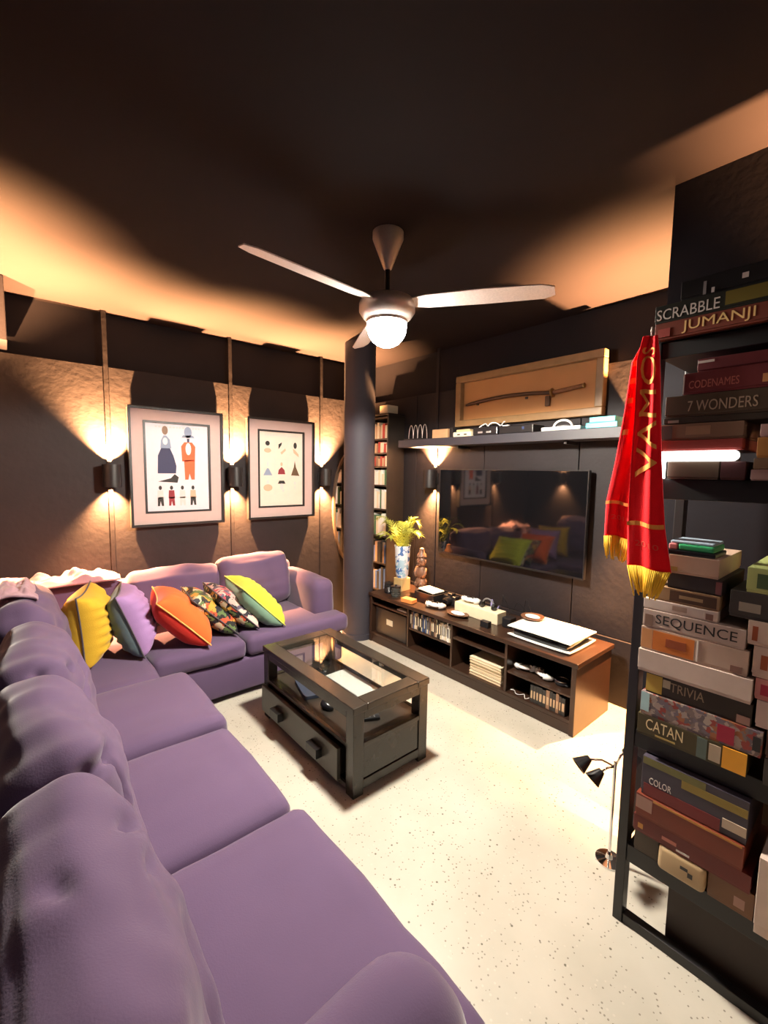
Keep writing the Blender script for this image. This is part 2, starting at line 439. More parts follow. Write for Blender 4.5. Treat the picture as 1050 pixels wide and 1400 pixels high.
# ================================================================== FRAMED PRINTS
def poly_part(polys, x0, z0, y, name, m, parent, depth=0.0012):
    mb = MB()
    for poly in polys: mb.prism(poly, (x0, y, z0), (1, 0, 0), (0, 0, 1), (0, -1, 0), depth)
    return mb.build(name, m, parent)
def disc(cx, cz, r, rz=None, n=14): return [(cx + r * math.cos(2 * PI * i / n), cz + (rz or r) * math.sin(2 * PI * i / n)) for i in range(n)]
def framed(x0, x1, z0, z1, label, paper):
    y = PF - .012
    t = thing('framed_print', label, 'framed print', ((x0 + x1) / 2, y, z0), 'framed prints on the back wall')
    dk = BMETAL; d = 0.052; e = 0.018
    mb = MB(); mb.box(x0, x1, y - d, y, z0, z0 + e).box(x0, x1, y - d, y, z1 - e, z1).box(x0, x0 + e, y - d, y, z0 + e, z1 - e).box(x1 - e, x1, y - d, y, z0 + e, z1 - e)
    mb.box(x0 + e, x1 - e, y - .008, y, z0 + e, z1 - e); mb.build('frame', dk, t, bevel=0.002)
    mw = 0.085; a0, a1, b0, b1 = x0 + e, x1 - e, z0 + e, z1 - e
    mb = MB(); ya, yb = y - .030, y - .020
    mb.box(a0, a1, ya, yb, b0, b0 + mw).box(a0, a1, ya, yb, b1 - mw, b1).box(a0, a0 + mw, ya, yb, b0 + mw, b1 - mw).box(a1 - mw, a1, ya, yb, b0 + mw, b1 - mw)
    mb.build('mat_board', mat('blush_mat', (0.52, 0.39, 0.37), 0.7), t, bevel=0.001)
    i0, i1, j0, j1 = a0 + mw, a1 - mw, b0 + mw, b1 - mw; s = 0.016
    mb = MB(); ya = y - .034; yb = y - .014
    mb.box(i0, i1, ya, yb, j0, j0 + s).box(i0, i1, ya, yb, j1 - s, j1).box(i0, i0 + s, ya, yb, j0 + s, j1 - s).box(i1 - s, i1, ya, yb, j0 + s, j1 - s)
    mb.build('inner_frame', dk, t, bevel=0.001)
    MB().box(i0 + s, i1 - s, y - .018, y - .012, j0 + s, j1 - s).build('print', paper, t)
    return t, (i0 + s, i1 - s, j0 + s, j1 - s, y - .018)
INK = mat('ink_navy', (0.03, 0.035, 0.09), 0.7); INKB = mat('ink_black', (0.02, 0.02, 0.02), 0.7); INKO = mat('ink_orange', (0.85, 0.12, 0.04), 0.7)
INKR = mat('ink_dark_red', (0.22, 0.02, 0.03), 0.7); INKG = mat('ink_grey_blue', (0.22, 0.28, 0.40), 0.7); INKT = mat('ink_tan', (0.55, 0.38, 0.26), 0.7); INKL = mat('ink_pale', (0.55, 0.55, 0.55), 0.7)
tprint1 = t, (i0, i1, j0, j1, y) = framed(0.700, 1.412, 1.09, 2.02, 'framed print of two large costume figures above four small ones', mat('print_paper_white', (0.66, 0.62, 0.68), 0.8))
cxp = (i0 + i1) / 2; hh = j1 - j0
poly_part([[(-.155, .30), (-.02, .30), (-.015, .36), (-.035, .44), (-.06, .50), (-.125, .50), (-.15, .44)]], cxp, j0, y, 'printed_skirt', INK, t)
poly_part([[(-.155, .235), (-.01, .225), (.0, .27), (-.03, .295), (-.06, .262)]], cxp, j0, y, 'printed_hem', INKB, t)
poly_part([[(-.13, .50), (-.05, .50), (-.06, .57), (-.085, .60), (-.105, .60), (-.125, .56)]], cxp, j0, y, 'printed_bodice', INKG, t)
poly_part([disc(-.094, .555, .018, .028)], cxp, j0, y - .001, 'printed_collar', PAPER, t)
poly_part([disc(-.094, .640, .022, .035)], cxp, j0, y, 'printed_head', mat('ink_brown', (0.2, 0.13, 0.09), 0.7), t)
poly_part([[(.03, .40), (.13, .40), (.135, .52), (.11, .555), (.05, .555), (.025, .52)], [(.05, .25), (.075, .25), (.085, .30), (.10, .25), (.125, .25), (.13, .41), (.045, .41)]], cxp, j0, y, 'printed_suit', INKO, t)
poly_part([disc(.08, .50, .022, .05)], cxp, j0, y - .001, 'printed_shirt', PAPER, t)
poly_part([disc(.08, .635, .030, .045), [(.04, .61), (.12, .61), (.13, .59), (.03, .59)]], cxp, j0, y, 'printed_wig', INKG, t)
poly_part([[(.07, .585), (.09, .585), (.088, .555), (.072, .555)]], cxp, j0, y - .001, 'printed_face', INK, t)
for k, (m1, m2) in enumerate(((INKL, INKB), (INKR, INKR), (INKL, INKL), (INKT, INKB))):
    ox = -.14 + k * .083
    poly_part([disc(ox, .185, .012, .017)], cxp, j0, y, 'printed_head', INKB, t)
    poly_part([[(ox - .024, .10), (ox + .024, .10), (ox + .02, .165), (ox - .02, .165)]], cxp, j0, y, 'printed_coat', m1, t)
    poly_part([[(ox - .022, .04), (ox - .006, .04), (ox, .08), (ox + .008, .04), (ox + .024, .04), (ox + .02, .11), (ox - .02, .11)]], cxp, j0, y, 'printed_breeches', m2, t)
t, (i0, i1, j0, j1, y) = framed(1.632, 2.318, 1.095, 2.02, 'framed print with nine small figures in a grid', mat('print_paper_cream', (0.68, 0.60, 0.52), 0.8))
cxp = (i0 + i1) / 2; gx = (-.14, 0.0, .14); gz = (.52, .345, .19)
def fig(n, ox, oz):
    P = []
    if n == 0: P = [(INKB, [disc(ox, oz + .06, .022)]), (INKT, [disc(ox, oz - .005, .035, .022)])]
    if n == 1: P = [(INKB, [[(ox - .03, oz + .01), (ox - .03, oz + .055), (ox + .005, oz + .075), (ox, oz + .05)]]), (INKT, [[(ox, oz - .04), (ox + .045, oz), (ox + .04, oz + .02), (ox - .01, oz - .02)]])]
    if n == 2: P = [(INKB, [disc(ox + .005, oz + .05, .018, .03)]), (INKT, [[(ox - .02, oz + .02), (ox - .012, oz - .02), (ox + .045, oz - .06), (ox + .04, oz - .03), (ox, oz + .01)]])]
    if n == 3: P = [(INKG, [[(ox - .045, oz - .06), (ox + .045, oz - .06), (ox + .008, oz + .005), (ox - .008, oz + .005)]]), (INKL, [disc(ox, oz + .045, .01, .025)])]
    if n == 4: P = [(INKR, [[(ox - .038, oz - .05), (ox + .038, oz - .05), (ox + .03, oz - .01), (ox, oz + .02), (ox - .03, oz - .01)]]), (INKT, [disc(ox, oz + .045, .012, .018)])]
    if n == 5: P = [(mat('ink_umber', (0.10, 0.06, 0.03), 0.7), [[(ox - .04, oz - .06), (ox + .05, oz - .065), (ox + .012, oz + .02), (ox, oz + .08), (ox - .01, oz + .02)]])]
    if n == 6: P = [(INKT, [disc(ox, oz - .02, .045, .032)]), (INKL, [disc(ox, oz + .035, .012, .015)])]
    if n == 7: P = [(INKB, [[(ox - .04, oz + .015), (ox + .04, oz + .015), (ox + .025, oz + .045), (ox - .025, oz + .045)]]), (INKL, [disc(ox, oz - .01, .016, .03), disc(ox + .015, oz - .05, .012)])]
    if n == 8: P = [(INKL, [disc(ox, oz + .02, .008, .015), disc(ox, oz - .02, .006, .015)])]
    for mm, pl in P: poly_part(pl, cxp, j0, y, 'printed_figure', mm, t)
for r in range(3):
    for c in range(3): fig(r * 3 + c, gx[c], gz[r])
poly_part([[(-.07, .08), (-.068, .08), (-.068, .60), (-.07, .60)], [(.068, .08), (.07, .08), (.07, .60), (.068, .60)], [(-.21, .432), (.21, .432), (.21, .434), (-.21, .434)], [(-.21, .268), (.21, .268), (.21, .27), (-.21, .27)]], cxp, j0, y, 'printed_grid', INKL, t, 0.0006)

for tt, a0_, a1_, zz, yq in ((tprint1[0], .72 + .17, 1.39 - .17, 1.87, PF - .030), (t, 1.65 + .16, 2.30 - .16, 1.865, PF - .030)):
    rr_ = random.Random(5); mb = MB(); xx = a0_
    while xx < a1_:
        ww = rr_.uniform(.010, .018); mb.box(xx, xx + ww, yq - .001, yq, zz, zz + .012); xx += ww + .010
    mb.build('printed_title', INKL, tt)
# made-up oval mirror, added where wall light is cut by shadow behind the column
mt = thing('added_oval_mirror', 'added oval mirror standing in for wall light cut by shadow behind the round column', 'mirror', (2.80, PF, 0.52))
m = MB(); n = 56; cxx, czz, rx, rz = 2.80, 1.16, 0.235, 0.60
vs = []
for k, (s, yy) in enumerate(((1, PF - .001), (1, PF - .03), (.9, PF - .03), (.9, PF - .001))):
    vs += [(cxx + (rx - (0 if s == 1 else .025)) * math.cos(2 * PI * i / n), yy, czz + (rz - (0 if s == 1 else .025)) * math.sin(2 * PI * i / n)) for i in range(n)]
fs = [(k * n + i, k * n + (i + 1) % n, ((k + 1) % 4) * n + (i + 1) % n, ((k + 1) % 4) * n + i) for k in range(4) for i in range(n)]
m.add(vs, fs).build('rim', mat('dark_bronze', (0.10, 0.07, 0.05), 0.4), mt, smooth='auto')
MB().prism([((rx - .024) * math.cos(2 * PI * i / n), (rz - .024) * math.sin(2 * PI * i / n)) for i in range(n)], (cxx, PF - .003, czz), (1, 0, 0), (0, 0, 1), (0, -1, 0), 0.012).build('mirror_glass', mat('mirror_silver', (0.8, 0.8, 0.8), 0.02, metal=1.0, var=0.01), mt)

# ================================================================== SOFAS
SZ = 0.42
ls = thing('corner_sofa', 'large L-shaped purple velvet corner sofa along the left and back walls', 'sofa', (0.2, 1.4, 0))
bx = [(-0.10, 0.60, 0.36, 2.78, 0.04, 0.27)]
box('base', SOFA, bx[0], ls, bevel=0.02, smooth='auto', seg=3)
for x, yy in ((-.05, .42), (.54, .42), (-.05, 2.7), (.54, 2.7)):
    MB().cyl((x, yy, 0), (x, yy, .045), .022, .028).build('foot', BLACKWOOD, ls)
box('back_frame', SOFA, (-0.29, -0.10, 0.36, 3.72, 0.04, 0.70), ls, bevel=0.05, smooth='auto', seg=4)
def seat(x0, x1, y0, y1, z0, z1, parent, seed, puff=0.012, rnd=0.045, creases=()):
    cushion_mb(((x0 + x1) / 2, (y0 + y1) / 2, (z0 + z1) / 2), (x1 - x0, y1 - y0, z1 - z0), rnd, (0.008, 0.006, puff), 16, 0.0035, seed, creases=creases).build('seat_cushion', SOFA, parent, smooth=True)
seat(-0.06, 0.72, 0.44, 1.262, 0.262, 0.415, ls, 1.0)
seat(-0.06, 0.70, 1.268, 1.885, 0.262, 0.412, ls, 2.0)
seat(-0.06, 0.71, 1.890, 2.52, 0.268, 0.435, ls, 3.0)
def backc(cx, cy, cz, sz, ax, lean, parent, seed, creases=(), yaw=0, rnd=0.085, puff=0.05, wr=0.011):
    M = Matrix.Rotation(math.radians(yaw), 4, 'Z') @ Matrix.Rotation(math.radians(lean), 4, ax)
    cushion_mb((cx, cy, cz), sz, rnd, (puff if ax == 'Y' else 0.01, puff if ax == 'X' else 0.01, 0.02), 38, wr, seed, M, creases=creases).build('back_cushion', SOFA, parent, smooth=True)
backc(0.075, 0.815, 0.635, (0.21, 0.67, 0.50), 'Y', -13, ls, 5.0, creases=[((.085, .12, .165), (.6, 1, -.1), .22, .040, .015), ((.095, .02, .15), (.5, 1, -.1), .12, .022, .013), ((.11, -.15, -.02), (0, 1, .6), .20, .028, .020), ((.11, .02, -.12), (0, 1, -.2), .16, .022, .025)])
backc(0.075, 1.475, 0.635, (0.21, 0.65, 0.50), 'Y', -13, ls, 8.0, creases=[((.09, -.20, .15), (.8, .7, 0), .17, .060, .017), ((.11, -.23, .06), (0, .4, 1), .16, .045, .014), ((.10, .10, .10), (.2, 1, .4), .2, .028, .02)], yaw=3)
backc(0.070, 2.115, 0.635, (0.21, 0.64, 0.48), 'Y', -14, ls, 11.0, creases=[((.10, -.18, .15), (.9, .5, 0), .13, .05, .013), ((.11, -.14, .04), (0, 1, .3), .18, .035, .014)], yaw=-2)
backc(0.045, 2.78, 0.665, (0.21, 0.62, 0.48), 'Y', -8, ls, 14.0, yaw=-6)
# near arm, rounded top, tucked behind the T-shaped cushion
am = MB(); poly = []
for i in range(13):
    t = PI * i / 12; poly.append((0.50 + 0.085 * math.cos(t), 0.50 + 0.095 * math.sin(t)))
am2 = cushion_mb((0.245, 0.485, 0.375), (0.68, 0.23, 0.56), 0.11, (0.02, 0.01, 0.015), 18, 0.004, 21.0)
am2.build('arm', SOFA, ls, smooth=True)

ws = ls
box('base', SOFA, (0.605, 1.98, 2.80, 3.72, 0.04, 0.268), ws, bevel=0.02, smooth='auto', seg=3)
box('corner_base', SOFA, (-0.095, 0.60, 2.80, 3.72, 0.04, 0.268), ws, bevel=0.02, smooth='auto', seg=3)
for x, yy in ((.66, 2.86), (1.92, 2.86), (.66, 3.66), (1.92, 3.66), (-.04, 3.66)):
    MB().cyl((x, yy, 0), (x, yy, .045), .022, .028).build('foot', BLACKWOOD, ws)
box('back_frame', SOFA, (-0.095, 1.99, 3.66, 3.80, 0.04, 0.715), ws, bevel=0.045, smooth='auto', seg=4)
seat(-0.06, 0.60, 2.53, 3.62, 0.272, 0.405, ws, 31.0)
seat(0.60, 1.18, 2.775, 3.62, 0.272, 0.405, ws, 32.0)
tc_ = MB().prism([(1.185, 3.62), (1.185, 2.775), (2.03, 2.775), (2.03, 2.975), (1.835, 2.975), (1.835, 3.62)], (0, 0, .272), (1, 0, 0), (0, 1, 0), (0, 0, 1), .14)
tc_.build('seat_cushion', SOFA, ws, bevel=.045, smooth='auto', seg=5)
backc(0.925, 3.50, 0.60, (0.65, 0.20, 0.39), 'X', -9, ws, 41.0, rnd=0.07, puff=0.03, wr=0.008)
backc(1.535, 3.46, 0.625, (0.60, 0.20, 0.42), 'X', -12, ws, 44.0, rnd=0.07, puff=0.03, wr=0.009, yaw=4)
cushion_mb((1.935, 3.33, 0.385), (0.20, 0.70, 0.54), 0.07, (0.012, 0.015, 0.01), 16, 0.003, 46.0).build('arm', SOFA, ws, smooth=True)

# crumpled throw over the back of the corner
def cloth(name, label, cat, m, cen, sx, sy, fold, seed, N=44, th=0.012, group=None, amp=1.0):
    mb = MB(); vs = []
    for sgn in (1, -1):
        for i in range(N + 1):
            for j in range(N + 1):
                u = (i / N - .5); v = (j / N - .5)
                x = u * sx * (1 + .12 * noise.noise(Vector((u * 4, v * 4, seed)))); y = v * sy * (1 + .15 * noise.noise(Vector((u * 3, v * 5, seed + 3))))
                edge = min(1, 5 * (0.5 - abs(u)), 5 * (0.5 - abs(v)))
                z = fold(u, v) + max(0, edge) * amp * (0.075 * max(0, noise.noise(Vector((u * 4.5, v * 3, seed))) + .35) + 0.045 * abs(noise.noise(Vector((u * 8, v * 6, seed)))) + .008)
                vs.append((cen[0] + x, cen[1] + y, cen[2] + z + (th if sgn > 0 else 0)))
    n1 = (N + 1) ** 2; fs = []
    for i in range(N):
        for j in range(N):
            a = i * (N + 1) + j
            fs.append((a, a + N + 1, a + N + 2, a + 1)); fs.append((n1 + a, n1 + a + 1, n1 + a + N + 2, n1 + a + N + 1))
    for i in range(N):
        for (a, b) in ((i, i + 1), (N * (N + 1) + i, N * (N + 1) + i + 1), (i * (N + 1), (i + 1) * (N + 1)), (i * (N + 1) + N, (i + 1) * (N + 1) + N)):
            fs.append((a, b, n1 + b, n1 + a))
    o = mb.add(vs, fs).build(name, m, smooth=True)
    return tag(o, label, cat, group)
THROW = mat('dusty_pink_fleece', (0.40, 0.25, 0.30), 0.95, var=0.15, bump=0.4, bscale=150, sheen=0.4)
cloth('throw_blanket', 'crumpled dusty pink throw over the sofa back behind the yellow cushion', 'blanket', THROW, (0.30, 3.66, 0.752), 0.56, 0.20, lambda u, v: 0.0, 3.0)
cloth('throw_blanket', 'folded dusty pink throw on top of the corner back cushion at the left edge', 'blanket', THROW, (-0.02, 2.86, 0.905), 0.20, 0.42, lambda u, v: .03 * (1 - 4 * u * u), 9.0, amp=.35)

# scatter cushions, leaning on one another
def pillow(name, label, base, tilt, yaw, size, th, mA, mB, pipe, roll=0, pleat=0.0, seed=0.0):
    """base = point of the lowest edge on the seat; edge-on to the room, tilt leans the top towards the left wall"""
    t = thing(name, label, 'cushion', base, 'scatter cushions on the back sofa')
    M = Matrix.Translation(base) @ Matrix.Rotation(math.radians(yaw), 4, 'Z') @ Matrix.Rotation(math.radians(-tilt), 4, 'Y') @ Matrix.Translation((0, 0, size / 2)) @ Matrix.Rotation(math.radians(roll), 4, 'X')
    N = 30
    def outline(a, b):        # pulled-in sides and pointed corners
        return a * (1 - .10 * (1 - a * a) * 0 - .08 * (1 - b * b) * 0) * (1 - 0.10 * (1 - b * b) - .03), b * (1 - 0.10 * (1 - a * a) - .03)
    mb = MB()
    for sg in (1, -1):
        vs = []
        for i in range(N + 1):
            for j in range(N + 1):
                a = -1 + 2 * i / N; b = -1 + 2 * j / N
                oa, ob = outline(a, b)
                h = th / 2 * (max(0, 1 - abs(a) ** 3.6) ** 0.5) * (max(0, 1 - abs(b) ** 3.6) ** 0.5)
                h += (pleat * math.sin(b * 24 + a * 2) + 0.006 * noise.noise(Vector((a * 3 + seed, b * 3, sg)))) * min(1, 4 * (1 - abs(a)), 4 * (1 - abs(b)))
                vs.append(M @ Vector((sg * h, oa * size / 2, ob * size / 2)))
        fs = [((i * (N + 1) + j), (i + 1) * (N + 1) + j, (i + 1) * (N + 1) + j + 1, i * (N + 1) + j + 1) for i in range(N) for j in range(N)]
        mb.add(vs, fs, 0 if sg > 0 else 1)
    mb.build('cover', [mA, mB], t, smooth=True)
    ring = []
    for k in range(4 * N):
        s, q = divmod(k, N); u = -1 + 2 * q / N
        a, b = ((u, -1), (1, u), (-u, 1), (-1, -u))[s]
        oa, ob = outline(a, b); ring.append(M @ Vector((0, oa * size / 2, ob * size / 2)))
    ring.append(ring[0])
    MB().tube(ring, 0.0045, 6).build('piping', pipe, t, smooth=True)
    return t
F = lambda n, c, **k: mat(n, c, 0.85, var=0.12, scale=10, bump=0.3, bscale=220, sheen=0.2, spec=0.2, **k)
YEL = F('mustard_cotton', (0.62, 0.38, 0.03)); TEALG = F('slate_teal_cotton', (0.13, 0.19, 0.21)); LIL = F('lilac_cotton', (0.34, 0.20, 0.42))
RED = F('red_cotton', (0.60, 0.03, 0.02)); ORA = F('orange_cotton', (0.78, 0.13, 0.03)); LIME = F('lime_cotton', (0.52, 0.58, 0.05)); MINT = F('mint_cotton', (0.22, 0.38, 0.27))
DKP = F('dark_piping', (0.08, 0.07, 0.08)); ORP = F('pale_orange_piping', (0.9, 0.42, 0.12)); LMP = F('lime_piping', (0.7, 0.75, 0.12))
FLO = stripes('floral_print_dark', [(0.01, 0.01, 0.015), (0.5, 0.08, 0.03), (0.6, 0.5, 0.32), (0.02, 0.02, 0.03), (0.55, 0.30, 0.04), (0.10, 0.16, 0.05), (0.01, 0.01, 0.01)], 24, noise_mix=.12)
FLO2 = stripes('floral_print_pale', [(0.62, 0.42, 0.36), (0.02, 0.02, 0.03), (0.5, 0.06, 0.08), (0.55, 0.34, 0.3), (0.10, 0.08, 0.12), (0.6, 0.5, 0.42)], 22, noise_mix=.12)
pillow('throw_pillow', 'mustard yellow pleated cushion standing on its edge', (0.33, 3.02, SZ), 4, -16, 0.43, 0.24, YEL, YEL, DKP, pleat=0.007, seed=1)
pillow('throw_pillow', 'lilac and slate two-tone cushion leaning beside the yellow one', (0.615, 3.02, SZ), 20, -14, 0.42, 0.22, LIL, TEALG, DKP, pleat=0.006, seed=4)
pillow('throw_pillow', 'red and orange cushion with pale piping', (0.975, 2.98, SZ + .005), 44, -10, 0.45, 0.22, ORA, RED, ORP, seed=7)
pillow('throw_pillow', 'dark floral cushion next to the red and orange one', (1.17, 3.05, SZ + .005), 46, -6, 0.41, 0.16, FLO, FLO, DKP, seed=10)
pillow('throw_pillow', 'pale floral cushion leaning between the dark floral and the lime one', (1.32, 3.06, SZ + .005), 44, -4, 0.41, 0.15, FLO2, FLO, DKP, seed=13)
pillow('throw_pillow', 'lime and mint cushion at the right end of the row', (1.50, 3.02, SZ + .005), 44, -5, 0.45, 0.20, LIME, MINT, LMP, pleat=0.005, seed=16)

# ================================================================== COFFEE TABLE
X0, X1, Y0, Y1, TZ = 1.165, 1.66, 1.555, 2.50, 0.455
ct = thing('coffee_table', 'black wooden coffee table with a glass top and one long drawer', 'coffee table', ((X0 + X1) / 2, (Y0 + Y1) / 2, 0))
p = 0.062
for (x, yy) in ((X0, Y0), (X1 - p, Y0), (X0, Y1 - p), (X1 - p, Y1 - p)):
    box('leg', TABLEWOOD, (x, x + p, yy, yy + p, 0, TZ - .036), ct, bevel=.003)
q = 0.078
box('top_rail', TABLEWOOD, (X0 - .006, X0 + q, Y0 - .006, Y1 + .006, TZ - .035, TZ), ct, bevel=.004)
box('top_rail', TABLEWOOD, (X1 - q, X1 + .006, Y0 - .006, Y1 + .006, TZ - .035, TZ), ct, bevel=.004)
box('top_rail', TABLEWOOD, (X0 + q, X1 - q, Y0 - .006, Y0 + q, TZ - .035, TZ), ct, bevel=.004)
box('top_rail', TABLEWOOD, (X0 + q, X1 - q, Y1 - q, Y1 + .006, TZ - .035, TZ), ct, bevel=.004)
box('glass_top', GLASS, (X0 + q - .006, X1 - q + .006, Y0 + q - .006, Y1 - q + .006, TZ - .010, TZ - .004), ct, bevel=0)
box('shelf_board', BLACKWOOD, (X0 + .01, X1 - .01, Y0 + .02, Y1 - .02, .235, .252), ct)
box('bottom_board', TABLEWOOD, (X0 + .01, X1 - .01, Y0 + .02, Y1 - .02, .035, .050), ct)
for yy in (Y0, Y1 - .03):       # end panels under the side openings
    box('end_rail', TABLEWOOD, (X0 + p, X1 - p, yy, yy + .03, TZ - .075, TZ - .036), ct)
    box('end_rail', TABLEWOOD, (X0 + p, X1 - p, yy, yy + .03, 0.03, 0.075), ct)
    box('end_panel', TABLEWOOD, (X0 + p + .004, X1 - p - .004, yy + .006, yy + .026, 0.079, 0.236), ct, bevel=.001)
    box('end_rail', TABLEWOOD, (X0 + p, X1 - p, yy, yy + .03, 0.238, 0.262), ct)
for xx in (X0, X1 - .02):
    box('side_rail', TABLEWOOD, (xx, xx + .02, Y0 + p, Y1 - p, TZ - .07, TZ - .036), ct)
    box('side_rail', TABLEWOOD, (xx, xx + .02, Y0 + p, Y1 - p, .026, .048), ct)
    box('side_rail', TABLEWOOD, (xx, xx + .02, Y0 + p, Y1 - p, .236, .256), ct)
box('back_panel', TABLEWOOD, (X1 - .018, X1 - .006, Y0 + p, Y1 - p, .05, .236), ct)
dr = box('drawer', mat('drawer_grey_brown', (0.046, 0.040, 0.032), 0.40, var=.2, scale=12, bump=.1), (X0 - .030, X0 - .008, Y0 + p + .03, Y1 - .03, .058, .222), ct, bevel=.003)
box('drawer_box', BLACKWOOD, (X0 - .008, X1 - .05, Y0 + p + .05, Y1 - p - .02, .066, .20), ct, bevel=0)
for yy in (1.83, 2.24):
    hb = MB()
    hb.box(X0 - .062, X0 - .030, yy - .05, yy + .05, .152, .160).box(X0 - .066, X0 - .058, yy - .05, yy + .05, .112, .160)
    hb.box(X0 - .062, X0 - .030, yy - .05, yy - .044, .112, .158).box(X0 - .062, X0 - .030, yy + .044, yy + .05, .112, .158)
    h = hb.build('handle', BMETAL, dr, bevel=.0015)
# things on the inner shelf
def item(o, label, cat, group=None): return tag(o, label, cat, group)
Rz = lambda c, a: Matrix.Translation(c) @ Matrix.Rotation(math.radians(a), 4, 'Z')
tz = .253
pp = MB(); pp.box(-.075, .075, -.26, .26, 0, .006, M=Rz((1.545, 2.00, tz + .0), 0)); item(pp.build('magazine', PAPER, bevel=.001), 'white paper booklet lying under the glass table top', 'booklet')
t = thing('game_controller', 'black game controller lying under the glass table top', 'controller', (1.30, 1.98, tz))
def controller(t, c, ang, body, accent, s=1.0):
    M = Rz(c, ang) @ Matrix.Diagonal((s, s, s, 1))
    mb = MB()
    mb.ell((0, 0, .024), (.052, .030, .016), 20, 10); 
    for sx in (-1, 1):
        mb.tube([(sx * .040, .008, .026), (sx * .060, -.010, .024), (sx * .068, -.035, .018), (sx * .064, -.052, .013)], [.024, .023, .017, .009], 12)
    mb.v = [M @ q for q in mb.v]; b = mb.build('shell', body, t, smooth=True)
    for sx, sy in ((-.022, -.010), (.022, -.010)):
        st = MB(); st.lathe((sx, sy, .034), [(0, 0), (.006, 0), (.006, .010), (.010, .011), (.010, .015), (0, .014)], 14); st.v = [M @ q for q in st.v]; st.build('thumbstick', accent, t, smooth='auto')
    for sx, sy in ((.050, .012), (.042, .004), (.050, -.004), (.058, .004)):
        st = MB(); st.cyl((sx, sy, .040), (sx, sy, .050), .0035, n=10); st.v = [M @ q for q in st.v]; st.build('button', accent, t)
    st = MB(); st.box(-.056, -.042, .002, .006, .040, .049).box(-.051, -.047, -.003, .011, .040, .049); st.v = [M @ q for q in st.v]; st.build('direction_pad', accent, t)
controller(t, (1.30, 1.98, tz - .004), 40, BPLASTIC, GREYP)
t = thing('glass_bowl', 'clear glass bowl under the glass table top near the lit end', 'bowl', (1.46, 2.33, tz))
MB().lathe((1.46, 2.33, tz), [(0, .0), (.04, .0), (.07, .03), (.082, .07), (.079, .07), (.066, .032), (.038, .006), (0, .006)], 32).build('bowl', clear_glass('bowl_glass', (.8, .88, .92)), t, smooth=True)
t = thing('remote_control', 'dark remote control lying on the table shelf near the end opening', 'remote', (1.36, 1.72, tz))
box('case', BPLASTIC, (-.02, .02, -.08, .08, 0, .016), t, bevel=.005, M=Rz((1.36, 1.72, tz + .0005), 62), smooth='auto')
for i in range(3):
    for j in range(5):
        mb = MB(); mb.cyl((-.010 + i * .010, -.05 + j * .022, .016), (-.010 + i * .010, -.05 + j * .022, .019), .0035, n=8); mb.v = [Rz((1.36, 1.72, tz), 62) @ q for q in mb.v]; mb.build('button', GREYP, t)
o = item(box('notebook', mat('dark_blue_cover', (.03, .04, .07), .5), (-.08, .08, -.11, .11, 0, .02), None, M=Rz((1.32, 2.17, tz), -15)), 'dark blue book under the glass table top', 'book')

# ================================================================== TV UNIT
U0, U1, V0, V1, UZ = 2.46, 2.95, 1.13, 3.06, 0.455
tu = thing('tv_unit', 'long low dark brown media unit with four open bays', 'media unit', ((U0 + U1) / 2, (V0 + V1) / 2, 0))
box('top', ESPRESSO, (U0 - .01, U1, V0 - .012, V1 + .005, UZ - .030, UZ), tu, bevel=.003)
box('end_panel', ESPRESSO, (U0, U1 - .01, V0, V0 + .03, 0, UZ - .031), tu, bevel=.002)
box('end_panel', ESPRESSO, (U0, U1 - .01, V1 - .03, V1, 0, UZ - .031), tu, bevel=.002)
box('bottom_board', ESPRESSO, (U0 + .004, U1 - .012, V0 + .031, V1 - .031, .070, .092), tu)
box('plinth', ESPRESSO, (U0 + .006, U0 + .022, V0 + .031, V1 - .031, .002, .069), tu)
box('back_panel', ESPRESSO, (U1 - .018, U1 - .010, V0 + .031, V1 - .031, .093, UZ - .031), tu, bevel=0)
DV = (1.61, 2.085, 2.56)
for yy in DV: box('divider', ESPRESSO, (U0 + .006, U1 - .020, yy - .009, yy + .009, .0925, UZ - .0305), tu)
bays = [(V0 + .031, DV[0] - .010), (DV[0] + .010, DV[1] - .010), (DV[1] + .010, DV[2] - .010), (DV[2] + .010, V1 - .031)]
for (a, b), z in zip(bays, (.240, .325, .262, .362)):
    box('shelf', ESPRESSO, (U0 + .012, U1 - .022, a + .0005, b - .0005, z - .014, z), tu)
BK = [mat('spine_cream', (.62, .55, .40), .6), mat('spine_black', (.02, .02, .02), .5), mat('spine_brown', (.22, .13, .08), .6), mat('spine_white', (.7, .67, .62), .6), mat('spine_red', (.35, .04, .03), .55), mat('spine_blue', (.04, .08, .2), .5), mat('spine_tan', (.42, .30, .18), .6), mat('spine_green', (.05, .14, .07), .6)]
def cased(name, t, b, cover, face='x', strip=None):
    """a disc case or book: cover, page block / spine label facing -X"""
    x0, x1, y0, y1, z0, z1 = b
    box('cover', cover, b, t, bevel=.0012)
    if strip: MB().box(x0 - .0006, x0 - .0001, y0 + (y1 - y0) * .2, y1 - (y1 - y0) * .2, z0 + (z1 - z0) * .25, z1 - (z1 - z0) * .2).build('spine_label', strip, t)
# bay 3: a row of disc cases standing on the shelf
r = random.Random(3); yy = 2.545; k = 0
while yy > 2.11 and k < 30:
    th = r.choice((.013, .015, .018)); hgt = r.uniform(.125, .148); col = BK[1] if yy > 2.22 else BK[3] if k % 3 else BK[0]
    if yy > 2.22: col = r.choice((BK[1], BK[1], BK[6], BK[5], BK[2], BK[0]))
    nm = 'disc_case'
    t = thing(nm, cname(col) + ' disc case, ' + ORD[k] + ' from the left in the media unit row', 'disc case', (U0 + .06, yy - th / 2, .262), 'disc cases in the media unit')
    cased(nm, t, (U0 + .02 + r.uniform(0, .012), U0 + .17, yy - th, yy - .001, .2625, .2625 + hgt), col, strip=BK[0] if col is BK[1] else BK[1])
    yy -= th; k += 1
